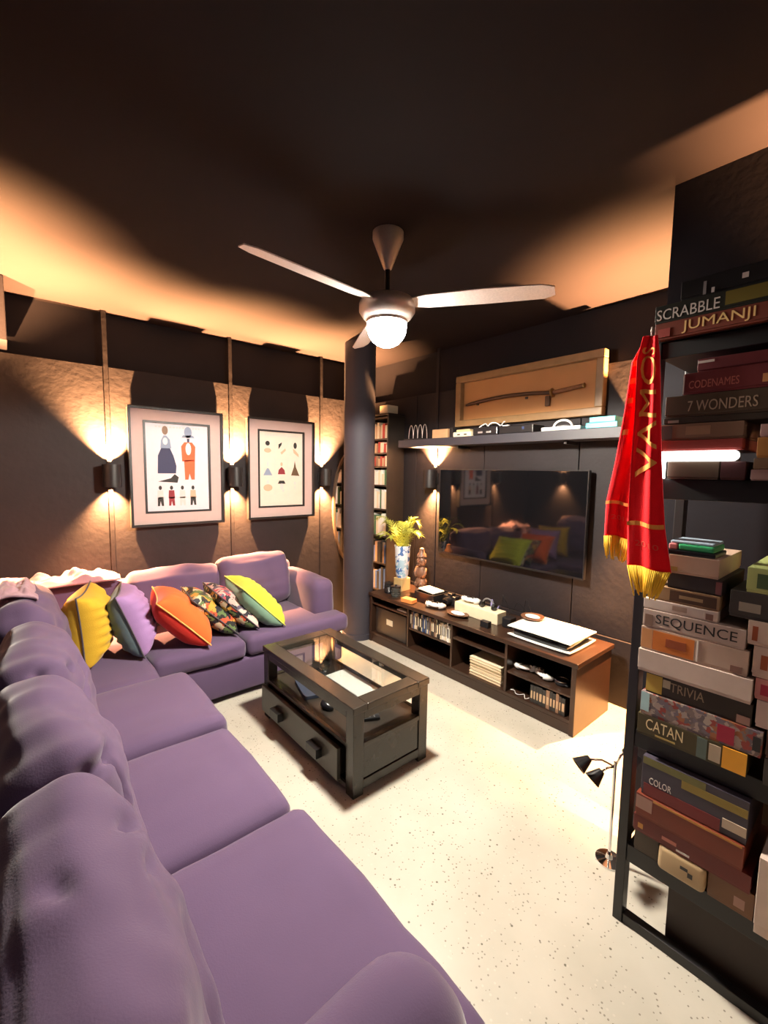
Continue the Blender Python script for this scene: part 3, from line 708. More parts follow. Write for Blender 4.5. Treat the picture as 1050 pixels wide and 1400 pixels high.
# bay 4: drawer box with label and a white card above
t = thing('storage_box', 'black storage box with a pale label in the bay beside the column', 'box', (2.7, 2.81, .092))
box('body', BPLASTIC, (U0 + .03, U1 - .05, 2.60, 3.00, .0935, .33), t, bevel=.004)
box('label_holder', BK[0], (U0 + .027, U0 + .030, 2.77, 2.85, .20, .25), t, bevel=0)
item(box('card_pack', PAPER, (U0 + .03, U0 + .12, 2.60, 2.72, .363, .376)), 'small white card pack on the top shelf of the bay beside the column', 'card pack')
# bay 2: stack of cream books
for i in range(6):
    z = .0935 + i * .022; dx = r.uniform(0, .015)
    t = thing('book', 'cream book in the flat stack in the third bay, ' + ['lowest', 'second from the bottom', 'third from the bottom', 'fourth from the bottom', 'second from the top', 'topmost'][i], 'book', (U0 + .12, 1.80, z), 'cream books in the media unit')
    MB().box(U0 + .03 + dx, U0 + .21, 1.66, 1.93, z, z + .0025).box(U0 + .03 + dx, U0 + .21, 1.66, 1.93, z + .018, z + .0205).box(U0 + .206, U0 + .21, 1.66, 1.93, z + .0025, z + .018).build('cover', BK[0] if i % 2 else BK[6], t)
    box('pages', mat('book_pages', (.72, .64, .45), .8), (U0 + .034 + dx, U0 + .205, 1.664, 1.926, z + .0027, z + .0178), t, bevel=0)
# bay 1 (right): white headset controllers on the shelf, dark book row and cables below
for k, (yy, a) in enumerate(((1.52, 20), (1.40, -30))):
    t = thing('game_controller', ('white game controller left of the other one in the right-hand bay', 'white game controller right of the other one in the right-hand bay')[k], 'controller', (2.56, yy, .240), 'white controllers in the media unit')
    controller(t, (2.56, yy, .243), 90 + a, WHITE, BPLASTIC, .9)
t = thing('headset', 'chrome-ringed black headset in the right-hand bay', 'headset', (2.58, 1.25, .2405))
MB().lathe((2.57, 1.27, .2405), [(0, 0), (.038, 0), (.044, .012), (.038, .028), (0, .028)], 24).build('ear_cup', BPLASTIC, t, smooth='auto')
MB().tube([(2.57 + .040 * math.cos(a), 1.27 + .040 * math.sin(a), .270) for a in [2 * PI * i / 24 for i in range(25)]], .004, 8).build('chrome_ring', CHROME, t, smooth=True)
MB().tube([(2.60 + .05 * math.cos(a), 1.22 + .05 * math.sin(a), .252) for a in [PI * i / 12 for i in range(13)]], .006, 8).build('headband', BPLASTIC, t, smooth=True)
yy = 1.43; k = 0
while yy > 1.20:
    th = r.choice((.016, .02, .024)); hh = r.uniform(.105, .125)
    t = thing('book', 'dark book, ' + ORD[k] + ' from the left in the low row of the right-hand bay', 'book', (U0 + .1, yy, .0935), 'dark books in the right-hand bay')
    box('cover', r.choice((BK[1], BK[2], BK[1])), (U0 + .02, U0 + .15, yy - th, yy - .001, .0935, .0935 + hh), t, bevel=.001)
    MB().box(U0 + .0193, U0 + .0199, yy - th + .004, yy - .005, .12, .17).build('spine_label', BK[6], t)
    yy -= th; k += 1
item(MB().tube([(2.50 + .02 * math.sin(i * .9), 1.585 - i * .010, .0975 + .004 * math.cos(i * 1.3) + .002) for i in range(15)], .0022, 6).build('cable', WHITE, smooth=True), 'white cable lying on the floor of the right-hand bay', 'cable')

# ------------------------------------------------------------------ on top of the unit
Z = UZ + .0005
# palm in a blue and white vase
t = thing('potted_palm', 'small palm with yellow-green fronds in a blue and white vase', 'plant', (2.74, 2.93, Z))
M0 = (2.74, 2.93, Z)
vase = mat('blue_white_porcelain', (.55, .66, .78), .15)
vm = stripes('porcelain_pattern', [(.70, .76, .84), (.72, .78, .84), (.08, .18, .45), (.66, .74, .84), (.35, .55, .70)], 22, noise_mix=.15, rough=.2)
MB().lathe(M0, [(0, 0.12), (.048, .12), (.060, .15), (.072, .40), (.078, .42), (.073, .42), (.066, .39), (0, .385)], 32).build('vase', vm, t, smooth='auto')
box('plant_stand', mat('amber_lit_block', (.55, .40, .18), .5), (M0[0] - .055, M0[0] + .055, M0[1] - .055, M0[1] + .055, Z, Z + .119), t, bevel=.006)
FR = mat('palm_green', (.30, .36, .05), .5, var=.3, scale=15); rr = random.Random(11)
MB().lathe((M0[0], M0[1], Z + .386), [(0, .004), (.05, .003), (.064, 0)], 20).build('soil', mat('soil', (.04, .025, .015), .9), t)
for k in range(15):
    a = 2 * PI * k / 15 + rr.uniform(-.2, .2); L = rr.uniform(.22, .38); up = rr.uniform(.14, .30)
    if math.cos(a) > .2: L = min(L, .20)
    pts = []
    for i in range(9):
        s = i / 8; pts.append(Vector((M0[0] + math.cos(a) * (.02 + L * .62 * s), M0[1] + math.sin(a) * (.02 + L * .75 * s), Z + .38 + up * math.sin(s * 2.1) )))
    f = MB(); f.tube(pts, [.0035 * (1 - .7 * i / 8) for i in range(9)], 5)
    for i in range(1, 9):
        d = (pts[i] - pts[i - 1]).normalized(); sd = d.cross(Vector((0, 0, 1))).normalized(); 
        for sg in (-1, 1):
            for h in (0, .5):
                b = pts[i - 1].lerp(pts[i], h); ll = .085 * (1 - .55 * abs(i / 8 - .4))
                tip = b + (sd * sg * .75 + d * .75) * ll - Vector((0, 0, .012))
                w_ = d * .006
                f.add([b - w_, b + w_, b.lerp(tip, .5) + w_ * .9 + Vector((0, 0, .004)), tip, b.lerp(tip, .5) - w_ * .9 + Vector((0, 0, .004))], [(0, 1, 2, 3, 4)])
    f.build('frond', FR, t)
# carved statue
t = thing('carved_statue', 'carved brown wooden figure beside the palm', 'statue', (2.80, 2.74, Z))
WD = mat('carved_wood', (.20, .10, .06), .45, var=.3, scale=25, bump=.4, bscale=60)
sx, sy = 2.80, 2.74
MB().lathe((sx, sy, Z), [(0, 0), (.052, 0), (.055, .03), (.045, .05), (0, .05)], 24).build('plinth', WD, t, smooth='auto')
MB().ell((sx, sy, Z + .10), (.050, .056, .055)).ell((sx - .02, sy + .03, Z + .085), (.035, .022, .035)).ell((sx - .02, sy - .03, Z + .085), (.035, .022, .035)).build('legs', WD, t, smooth=True)
MB().ell((sx, sy, Z + .19), (.042, .052, .065)).build('torso', WD, t, smooth=True)
for s in (-1, 1): MB().tube([(sx, sy + s * .045, Z + .235), (sx - .015, sy + s * .062, Z + .19), (sx - .04, sy + s * .03, Z + .155)], [.016, .014, .011], 10).build('arm', WD, t, smooth=True)
hd = MB().ell((sx, sy, Z + .295), (.042, .046, .052)); hd.ell((sx - .040, sy, Z + .290), (.012, .009, .018)); hd.tube([(sx - .036, sy - .022, Z + .265), (sx - .044, sy, Z + .262), (sx - .036, sy + .022, Z + .265)], .006, 8)
for s in (-1, 1): hd.ell((sx - .036, sy + s * .018, Z + .305), (.008, .010, .008)); hd.ell((sx, sy + s * .046, Z + .295), (.010, .008, .018))
hd.build('head', WD, t, smooth=True)
MB().lathe((sx, sy, Z + .335), [(0, 0), (.044, 0), (.040, .02), (.026, .04), (.020, .075), (.0, .085)], 20).build('headdress', WD, t, smooth='auto')
# two dark jars at the column end
for k, (jx, jy, lab) in enumerate(((2.58, 2.93, 'black jar with ribbed sides at the column end of the media unit'), (2.55, 2.80, 'smoked glass jar between the black jar and the orange box'))):
    t = thing('jar', lab, 'jar', (jx, jy, Z), 'jars on the media unit')
    prof = [(0, 0), (.040, 0)]
    for i in range(9): prof += [(.044 if i % 2 else .040, .008 + i * .008)]
    prof += [(.040, .082), (0, .082)]
    MB().lathe((jx, jy, Z), prof, 28).build('body', BPLASTIC if k == 0 else mat('smoked_glass', (.05, .055, .05), .1), t, smooth='auto')
    MB().lathe((jx, jy, Z + .0825), [(0, 0), (.042, 0), (.042, .012), (.01, .014), (.008, .024), (0, .025)], 28).build('lid', BMETAL, t, smooth='auto')
o = box('orange_box', mat('orange_card', (.72, .26, .07), .5), (-.035, .035, -.06, .06, 0, .035), None, bevel=.004, M=Rz((2.515, 2.60, Z), 8)); item(o, 'small orange box on the front edge of the media unit', 'box')
t = thing('router_box', 'black open tray box holding a white card near the statue', 'tray', (2.72, 2.52, Z))
b = MB(); b.box(2.62, 2.84, 2.42, 2.64, Z, Z + .008)
for q4 in ((2.62, 2.628, 2.42, 2.64), (2.832, 2.84, 2.42, 2.64), (2.628, 2.832, 2.42, 2.428), (2.628, 2.832, 2.632, 2.64)): b.box(*q4, Z + .008, Z + .075)
b.build('tray', BPLASTIC, t, bevel=.001)
item(box('white_card', PAPER, (-.07, .07, -.09, .09, 0, .010), None, M=Matrix.Translation((2.73, 2.55, Z + .078)) @ Matrix.Rotation(.06, 4, 'X')), 'white card box lying across the black tray', 'card box')
t = thing('camera_body', 'black camera with a stubby lens behind the white controller', 'camera', (2.78, 2.33, Z))
box('body', BPLASTIC, (2.72, 2.78, 2.27, 2.40, Z, Z + .08), t, bevel=.008, smooth='auto', seg=3)
MB().cyl((2.72, 2.335, Z + .042), (2.67, 2.335, Z + .042), .032, .030, 24).build('lens', BPLASTIC, t, smooth='auto')
MB().cyl((2.6695, 2.335, Z + .042), (2.6675, 2.335, Z + .042), .024, .024, 24).build('lens_glass', SCREEN, t)
box('viewfinder_hump', BPLASTIC, (2.725, 2.775, 2.31, 2.36, Z + .081, Z + .10), t, bevel=.005)
t = thing('game_controller', 'white game controller on the front edge of the media unit', 'controller', (2.57, 2.36, Z)); controller(t, (2.57, 2.36, Z + .001), 105, WHITE, BPLASTIC, 1.05)
t = thing('dish', 'brown oval dish holding a white coiled cable', 'dish', (2.58, 2.13, Z))
D = MB().lathe((0, 0, 0), [(0, 0), (.05, 0), (.075, .010), (.085, .020), (.080, .021), (.07, .013), (.045, .005), (0, .005)], 32); D.v = [Matrix.Translation((2.575, 2.12, Z)) @ Matrix.Diagonal((.75, 1.15, 1, 1)) @ q for q in D.v]; D.build('dish', mat('brown_ceramic', (.14, .07, .04), .35), t, smooth='auto')
item(MB().ell((2.575, 2.12, Z + .020), (.034, .062, .0135)).build('computer_mouse', WHITE, smooth=True), 'white mouse lying in the brown oval dish', 'mouse')
o = box('cream_box', CREAM, (2.63, 2.74, 1.80, 2.20, Z, Z + .085), None, bevel=.004); item(o, 'long cream cardboard box in the middle of the media unit', 'box')
t = thing('game_controller', 'white game controller on top of the long cream box', 'controller', (2.69, 2.10, Z + .085)); controller(t, (2.69, 2.10, Z + .084), 95, WHITE, BPLASTIC, 1.0)
t = thing('headphones', 'pale headphones lying on the long cream box', 'headphones', (2.68, 1.92, Z + .085))
MB().tube([(2.68, 1.92 + .055 * math.cos(a), Z + .10 + .06 * math.sin(a)) for a in [PI * i / 14 for i in range(15)]], .006, 8).build('headband', GREYP, t, smooth=True)
for s in (-1, 1): MB().cyl((2.68, 1.92 + s * .066, Z + .108), (2.68, 1.92 + s * .045, Z + .108), .022, .026, 20).build('ear_cup', BPLASTIC, t, smooth='auto')
t = thing('figurine', 'small violet crystal figurine behind the cream box', 'figurine', (2.83, 1.98, Z))
VI = mat('violet_resin', (.25, .24, .50), .3)
MB().lathe((2.83, 1.98, Z), [(0, 0), (.035, 0), (.03, .015), (0, .015)], 20).build('base', BPLASTIC, t, smooth='auto')
MB().cyl((2.83, 1.98, Z + .015), (2.83, 1.995, Z + .11), .022, .008, 7).cyl((2.835, 1.96, Z + .015), (2.84, 1.93, Z + .075), .014, .004, 6).build('crystal', VI, t)
o = box('dark_box', BPLASTIC, (2.52, 2.56, 1.80, 1.87, Z, Z + .045), None, bevel=.003); item(o, 'small black box standing in front of the cream box', 'box')
o = box('speaker', BPLASTIC, (2.64, 2.72, 1.70, 1.77, Z, Z + .07), None, bevel=.006)
item(o, 'small black desktop speaker between the cream box and the white console', 'speaker')
# slabs of the white games console lying flat
t = thing('games_console', 'white winged games console lying flat on the media unit', 'games console', (2.72, 1.42, Z))
def slab(z0, th, grow, name, m, curve):
    n = 18; mb = MB(); vs = []
    x0, x1, y0, y1 = 2.53 - grow, 2.86 + grow, 1.215 - grow, 1.63 + grow
    for lv in (0, 1):
        for i in range(n + 1):
            for j in range(n + 1):
                u = i / n; v = j / n
                x = x0 + (x1 - x0) * u; y = y0 + (y1 - y0) * v
                e = curve * ((abs(2 * u - 1)) ** 3 * .5 + (abs(2 * v - 1)) ** 3 * .5)
                vs.append((x, y, z0 + e + lv * th))
    N1 = (n + 1) ** 2; fs = []
    for i in range(n):
        for j in range(n):
            a = i * (n + 1) + j; fs += [(a, a + 1, a + n + 2, a + n + 1), (N1 + a, N1 + a + n + 1, N1 + a + n + 2, N1 + a + 1)]
    for i in range(n):
        for a, b in ((i, i + 1), (n * (n + 1) + i, n * (n + 1) + i + 1), (i * (n + 1), (i + 1) * (n + 1)), (i * (n + 1) + n, (i + 1) * (n + 1) + n)): fs.append((a, b, N1 + b, N1 + a))
    mb.add(vs, fs).build(name, m, t, smooth='auto')
slab(Z + .002, .006, .010, 'lower_shell', WHITE, .012)
box('core', mat('gloss_black', (.006, .008, .010), .08), (2.545, 2.845, 1.235, 1.61, Z + .010, Z + .068), t, bevel=.008, smooth='auto')
slab(Z + .072, .006, .012, 'upper_shell', WHITE, -.004)
t = thing('dish', 'brown dish with a white rim on the corner of the white console', 'dish', (2.78, 1.60, Z + .08))
MB().lathe((2.76, 1.60, Z + .079), [(0, 0), (.05, 0), (.075, .010), (.080, .018), (.074, .018), (.045, .005), (0, .005)], 32).build('dish', mat('brown_ceramic', (.14, .07, .04), .35), t, smooth='auto')
MB().ell((2.76, 1.60, Z + .094), (.036, .055, .012)).build('white_soap_block', WHITE, t, smooth=True)
# loose wires standing up behind
for k, (ya, yb, hgt) in enumerate(((1.95, 1.86, .16), (1.86, 1.68, .13), (1.76, 1.66, .17))):
    o = MB().tube([(2.86 + .02 * math.sin(i * .5), ya + (yb - ya) * i / 16, Z + .003 + hgt * math.sin(PI * i / 16)) for i in range(17)], .0022, 6).build('cable', BPLASTIC, smooth=True)
    item(o, ['black cable arching behind the violet figurine', 'black cable looping low between figurine and console', 'black cable arching beside the white console'][k], 'cable', 'loose cables on the media unit')

# ================================================================== TELEVISION
tv = thing('television', 'large wall-mounted black flat-screen television', 'television', (TF, 2.03, .82))
a0, a1, b0, b1 = 1.36, 2.71, .820, 1.580
box('mount', BMETAL, (TF - .045, TF - .0005, 1.85, 2.22, 1.05, 1.35), tv)
box('housing', BPLASTIC, (TF - .075, TF - .045, a0, a1, b0, b1), tv, bevel=.004)
bz = MB(); xa, xb = TF - .080, TF - .0752
bz.box(xa, xb, a0, a1, b0, b0 + .014).box(xa, xb, a0, a1, b1 - .008, b1).box(xa, xb, a0, a0 + .008, b0 + .014, b1 - .008).box(xa, xb, a1 - .008, a1, b0 + .014, b1 - .008)
bz.build('bezel', BPLASTIC, tv, bevel=.001)
MB().box(TF - .0775, TF - .0752, a0 + .008, a1 - .008, b0 + .014, b1 - .008).build('screen', SCREEN, tv)

# ================================================================== LONG SHELF
shm = mat('shelf_charcoal', (.028, .028, .038), .5)
ls_ = thing('wall_shelf', 'long charcoal floating shelf above the television', 'shelf', (TF - .11, 2.1, 1.775))
box('board', shm, (TF - .215, TF - .0005, 1.10, 3.13, 1.778, 1.845), ls_, bevel=.003)
for yy in (1.5, 2.45):
    box('bracket', BMETAL, (TF - .16, TF - .001, yy - .01, yy + .01, 1.755, 1.777), ls_)
SZt = 1.8455; sx0 = TF - .205
o = box('wooden_box', mat('tan_wood', (.42, .25, .13), .5, var=.2), (sx0, sx0 + .12, 2.52, 2.70, SZt, SZt + .075), None, bevel=.004); item(o, 'tan wooden box at the left end of the long shelf', 'box')
o = box('black_block', BPLASTIC, (sx0 + .01, sx0 + .12, 2.475, 2.51, SZt, SZt + .08), None, bevel=.003); item(o, 'narrow black box between the tan box and the cream console', 'box')
t = thing('retro_console', 'cream retro games console on the long shelf', 'games console', (sx0 + .08, 2.36, SZt))
box('case', CREAM, (sx0, sx0 + .15, 2.27, 2.46, SZt, SZt + .038), t, bevel=.004)
box('lid', mat('gold_beige', (.55, .42, .22), .5), (sx0 + .03, sx0 + .145, 2.31, 2.45, SZt + .0385, SZt + .062), t, bevel=.003)
for yy in (2.40, 2.33): box('port', BPLASTIC, (sx0 - .003, sx0 + .0, yy - .014, yy + .014, SZt + .012, SZt + .022), t, bevel=0)
t = thing('retro_console', 'dark grey retro games console with two silver ports on the long shelf', 'games console', (sx0 + .08, 2.15, SZt))
box('case', BPLASTIC, (sx0, sx0 + .15, 2.02, 2.255, SZt, SZt + .062), t, bevel=.008)
for yy in (2.18, 2.10): box('port', mat('port_silver', (.5, .5, .5), .3, metal=.6), (sx0 - .004, sx0 + .0, yy - .022, yy + .022, SZt + .016, SZt + .030), t, bevel=.002)
item(MB().tube([(sx0 + .06 + .02 * math.sin(i * .7), 2.24 - i * .017, SZt + .068 + .030 * abs(math.sin(i * .55))) for i in range(16)], .005, 8).build('cable', WHITE, smooth=True), 'white cable coiled over the dark grey retro console', 'cable')
t = thing('retro_console', 'black low games console with a small logo light on the long shelf', 'games console', (sx0 + .08, 1.88, SZt))
box('case', BPLASTIC, (sx0, sx0 + .16, 1.72, 2.005, SZt, SZt + .058), t, bevel=.006)
box('cartridge', mat('cartridge_grey', (.5, .5, .48), .5), (sx0 + .01, sx0 + .03, 1.93, 1.985, SZt + .0585, SZt + .068), t, bevel=.001)
MB().cyl((sx0 - .001, 1.80, SZt + .035), (sx0 + .002, 1.80, SZt + .035), .010, n=16).build('power_light', mat('deep_blue', (.02, .04, .12), .4), t)
t = thing('retro_console', 'white retro games console with a round handle on the long shelf', 'games console', (sx0 + .07, 1.52, SZt))
box('case', WHITE, (sx0, sx0 + .15, 1.38, 1.66, SZt, SZt + .026), t, bevel=.006)
MB().lathe((sx0 + .075, 1.52, SZt + .0265), [(0, 0), (.055, 0), (.055, .008), (.03, .012), (0, .012)], 28).build('disc_lid', GREYP, t, smooth='auto')
MB().tube([(sx0 + .04, 1.52 + .065 * math.cos(a), SZt + .026 + .045 * math.sin(a)) for a in [PI * i / 14 for i in range(15)]], .008, 8).build('handle', WHITE, t, smooth=True)
TQ = mat('turquoise_card', (.02, .48, .58), .4)
item(box('turquoise_box', TQ, (sx0, sx0 + .14, 1.15, 1.345, SZt, SZt + .034), None, bevel=.003), 'lower of two turquoise boxes at the scarf end of the long shelf', 'box', 'turquoise boxes')
item(box('turquoise_box', TQ, (sx0 + .004, sx0 + .14, 1.165, 1.325, SZt + .0345, SZt + .070), None, bevel=.003), 'upper of two turquoise boxes at the scarf end of the long shelf', 'box', 'turquoise boxes')
t = thing('wire_rack', 'small black wire ornament at the dark left end of the long shelf', 'ornament', (sx0 + .08, 2.95, SZt))
MB().box(sx0 + .01, sx0 + .15, 2.84, 3.08, SZt, SZt + .012).build('base', BMETAL, t, bevel=.002)
for k in range(4):
    MB().tube([(sx0 + .08, 2.87 + k * .06 + .03 * math.cos(a), SZt + .012 + .13 * math.sin(a)) for a in [PI * i / 12 for i in range(13)]], .003, 6).build('wire_hoop', STEEL, t, smooth=True)

# ================================================================== SHADOW BOX WITH SWORD
sb = thing('shadow_box', 'gold-framed shadow box holding a long curved sword above the shelf', 'shadow box', (TF, 1.93, 1.95))
s0, s1, w0, w1 = 1.31, 2.57, 1.945, 2.375; e = .055; d = .06
def sbx(y0, y1, z0, z1, name='frame_rail'): return box(name, OAK, (TF - d, TF - .0005, y0, y1, z0, z1), sb, bevel=.006)
sbx(s0, s1, w0, w0 + e); sbx(s0, s1, w1 - e, w1); sbx(s0, s0 + e, w0 + e, w1 - e); sbx(s1 - e, s1, w0 + e, w1 - e)
box('backing', BACKC, (TF - .010, TF - .001, s0 + e, s1 - e, w0 + e, w1 - e), sb, bevel=0)
def arc(y): return 2.13 + .045 * ((y - 2.47) / 1.0) ** 2 - 0.0
xs_ = TF - .032
ptsS = [(xs_, 2.47 - .78 * i / 14, 2.128 + .030 * math.sin(PI * i / 14 * .9)) for i in range(15)]
MB().tube(ptsS, [.010] + [.0145] * 13 + [.016], 10).build('scabbard', mat('scabbard_brown', (.06, .03, .015), .35), sb, smooth=True)
MB().cyl((xs_, 1.688, 2.135), (xs_, 1.676, 2.137), .033, n=24).build('guard', mat('aged_brass', (.35, .22, .08), .4, metal=.8), sb, smooth='auto')
MB().tube([(xs_, 1.674 - .215 * i / 6, 2.137 + .020 * (i / 6)) for i in range(7)], .015, 10).build('hilt', mat('hilt_wrap', (.20, .09, .04), .8, var=.5, scale=90, bump=.8, bscale=120), sb, smooth=True)
MB().cyl((xs_, 1.4585, 2.157), (xs_, 1.448, 2.158), .017, n=16).build('pommel', mat('aged_brass', (.35, .22, .08), .4, metal=.8), sb, smooth='auto')
MB().box(xs_ - .008, xs_ + .008, 1.700, 1.735, 2.045, 2.118).build('hanging_tassel', mat('scabbard_brown', (.06, .03, .015), .35), sb, bevel=.004)
for yy in (2.36, 1.90): MB().box(xs_ + .010, TF - .011, yy - .01, yy + .01, 2.118, 2.133).build('hook', BMETAL, sb)

# ================================================================== CORNER BOOKCASE
cb = thing('bookcase', 'narrow black bookcase in the corner behind the column', 'bookcase', (2.95, 3.43, 0))
c0, c1, d0, d1 = 2.83, TF - .014, 3.26, 3.62
box('side', BLACKWOOD, (c0, c1, d0, d0 + .018, 0, 2.10), cb); box('side', BLACKWOOD, (c0, c1, d1 - .018, d1, 0, 2.10), cb)
box('back', BLACKWOOD, (c1 - .008, c1, d0 + .019, d1 - .019, 0, 2.10), cb)
lv = [.05, .33, .61, .89, 1.16, 1.40, 1.585, 1.72, 1.86, 2.07]
for z in lv: box('shelf', BLACKWOOD, (c0 + .004, c1 - .009, d0 + .0185, d1 - .0185, z, z + .016), cb)
for i, z in enumerate(lv[:-1]):
    top = lv[i + 1]; yy = d1 - .025; j = 0
    while yy > d0 + .045:
        th = r.uniform(.018, .036); hh = (top - z - .016) * r.uniform(.62, .9)
        if yy - th < d0 + .02: break
        col = r.choice([BK[4], BK[6], BK[0], BK[2]] if z > 1.5 else [BK[3], BK[0], BK[7], BK[3]] if z > .85 else [BK[1], BK[2], BK[5]])
        t = thing('book', cname(col) + ' book, ' + ORD[j] + ' from the left on the corner bookcase shelf ' + ['nearest the floor', 'second above the floor', 'third above the floor', 'fourth above the floor', 'in the middle', 'fourth from the top', 'third from the top', 'second from the top', 'at the top'][i], 'book', (c0 + .07, yy - th / 2, z + .0165), 'books in the corner bookcase')
        box('cover', col, (c0 + .012 + r.uniform(0, .01), c0 + .15, yy - th, yy - .001, z + .0165, z + .0165 + hh), t, bevel=.001)
        yy -= th; j += 1
box('top_board', BLACKWOOD, (c0, c1, d0, d1, 2.1005, 2.118), cb)
o = box('storage_tin', mat('pale_tin', (.55, .48, .34), .4), (c0 + .02, c0 + .16, 3.30, 3.42, 2.1185, 2.20), None, bevel=.005); item(o, 'pale tin box on top of the corner bookcase', 'tin')

# ================================================================== GAME RACK
RX0, RX1, RYE = 1.545, 1.93, 0.536
gr = thing('rack', 'black metal rack packed with board games at the right', 'rack', ((RX0 + RX1) / 2, -.2, 0))
RN = -0.95
for (x, yy) in ((RX0, RYE - .030), (RX1 - .045, RYE - .030), (RX0, RN), (RX1 - .045, RN)):
    box('post', BMETAL, (x, x + .045, yy, yy + .030, 0, 1.955), gr, bevel=.002)
for z in (.235, .650, 1.478, 1.905):
    th = .062 if z < 1.5 else .048
    box('shelf_board', BMETAL, (RX0 + .003, RX1 - .003, RN + .046, RYE - .031, z, z + th), gr, bevel=.002)
box('foot_rail', BMETAL, (RX0 + .005, RX0 + .035, RN + .046, RYE - .031, 0.0, .035), gr, bevel=.002)
box('foot_rail', BMETAL, (RX1 - .035, RX1 - .005, RN + .046, RYE - .031, 0.0, .035), gr, bevel=.002)
for yy in (RYE - .028,):
    box('end_rail', BMETAL, (RX0 + .046, RX1 - .046, yy, yy + .02, .302, .33), gr); box('end_rail', BMETAL, (RX0 + .046, RX1 - .046, yy, yy + .02, 1.545, 1.57), gr)
box('top_board', BMETAL, (RX0, RX1, RN, RYE, 1.9555, 1.958), gr, bevel=0)
LW = mat('letter_white', (.75, .70, .64), .6); LG = mat('letter_gold', (.80, .55, .22), .5); LB = mat('letter_black', (.02, .02, .02), .6); LC = mat('letter_cream', (.75, .62, .35), .6)
GC = {}
def gm(n, c, r_=.5): return mat('game_' + n, c, r_, var=.15, scale=18)
def game(label, y1, y0, z0, z1, col, parts=(), dx=0.0, depth=.27, cat='board game', group='board games on the rack', name='board_game', yaw=0):
    """closed two-part game box; y1 = left end as seen from the room"""
    x = 1.525 + dx
    t = thing(name, label, cat, (x + depth / 2, (y0 + y1) / 2, z0), group)
    lip = (z1 - z0) * .12
    M = Matrix.Translation(((x + depth / 2), (y0 + y1) / 2, 0)) @ Matrix.Rotation(math.radians(yaw), 4, 'Z') @ Matrix.Translation((-(x + depth / 2), -(y0 + y1) / 2, 0)) if yaw else None
    box('tray', col, (x + .0015, x + depth - .0015, y0 + .0015, y1 - .0015, z0 + .0003, z0 + lip), t, bevel=.0005, M=M)
    box('lid', col, (x, x + depth, y0, y1, z0 + lip, z1 - .0003), t, bevel=.0012, M=M)
    for n_, pt in enumerate(parts):
        kind = pt[0]; lf = .0005 * n_
        if kind == 'text':
            _, wd, ya, yb, za, zb, mm = pt
            lettering(wd, (x - .0002 - lf, ya, za), (0, -1, 0), (0, 0, 1), (-1, 0, 0), ya - yb, zb - za, mm, t)
        else:
            _, ya, yb, za, zb, mm = pt
            MB().box(x - .0006 - lf, x - .0001, yb, ya, za, zb).build('printed_panel', mm, t)
    return t
zb = .7125
# middle bay, left stack, from the bottom
OLV = gm('olive', (.060, .048, .016)); 
game('dark olive game box with CATAN in gold letters', .493, .212, zb, .782, OLV, [('text', 'CATAN', .468, .366, .738, .773, LC), ('p', .44, .385, .7235, .729, gm('gold_line', (.35, .25, .08))), ('p', .330, .305, .716, .778, gm('teal', (.10, .14, .12))), ('p', .300, .272, .722, .772, gm('pale_art', (.45, .36, .26))), ('p', .268, .213, .716, .780, gm('amber', (.80, .38, .03)))])
game('busy grey and red patterned game box on the box lettered CATAN', .488, .185, .7825, .858, stripes('patterned_box_art', [(.20, .15, .14), (.34, .27, .24), (.28, .05, .04), (.14, .11, .12), (.40, .33, .28), (.16, .13, .16), (.32, .12, .05)], 55, noise_mix=.05), [('p', .487, .463, .795, .856, gm('pale_blue', (.42, .66, .70))), ('p', .285, .245, .79, .84, gm('crimson', (.36, .02, .05))), ('p', .205, .188, .80, .84, LB)])
game('black game box with TRIVIA on its spine and a yellow end', .478, .212, .8585, .924, gm('near_black', (.03, .02, .012)), [('text', 'TRIVIA', .410, .322, .884, .912, gm('grey_letters', (.32, .25, .16))), ('p', .477, .432, .864, .920, gm('ochre', (.52, .36, .06))), ('p', .430, .410, .890, .915, gm('cream_disc', (.5, .42, .3))), ('p', .245, .215, .861, .885, gm('dusty', (.35, .2, .16)))], dx=.004)
game('plain off-white game box near the middle of the left stack', .503, .216, .9245, .996, gm('offwhite', (.60, .49, .42)), dx=-.004)
game('beige game box with an orange panel on its left half', .500, .230, .9965, 1.070, gm('beige', (.50, .37, .29)), [('p', .499, .468, 1.003, 1.064, gm('peach', (.62, .30, .12))), ('p', .466, .356, 1.003, 1.064, gm('burnt_orange', (.60, .18, .03))), ('p', .350, .346, 1.003, 1.066, LW), ('p', .430, .376, 1.022, 1.048, gm('rust', (.30, .07, .02))), ('p', .268, .242, 1.003, 1.022, gm('brown_sticker', (.22, .12, .09)))])
game('pale grey game box with SEQUENCE in black letters', .498, .240, 1.0705, 1.128, gm('greige', (.52, .42, .36)), [('text', 'SEQUENCE', .462, .258, 1.083, 1.117, LB), ('p', .492, .470, 1.076, 1.112, gm('brown_art', (.22, .14, .10)))])
game('white slim game box lying on the box lettered SEQUENCE', .500, .306, 1.1285, 1.162, gm('warm_white', (.64, .54, .48)), [('p', .420, .382, 1.14, 1.155, gm('faded', (.40, .28, .22))), ('p', .335, .317, 1.134, 1.152, gm('brown_sticker', (.22, .12, .09)))], dx=.002)
game('brown game box in a tan frame above the white slim one', .490, .305, 1.1625, 1.207, gm('tan', (.33, .20, .10)), [('p', .43, .312, 1.169, 1.201, gm('dark_brown', (.08, .04, .02))), ('p', .405, .345, 1.180, 1.190, gm('worn_letters', (.35, .24, .12)))], dx=.004)
game('very dark game box below the pinkish beige one', .440, .302, 1.2075, 1.254, gm('charcoal', (.035, .025, .022)), [('p', .318, .304, 1.212, 1.248, gm('mauve', (.22, .08, .08)))], dx=.006)
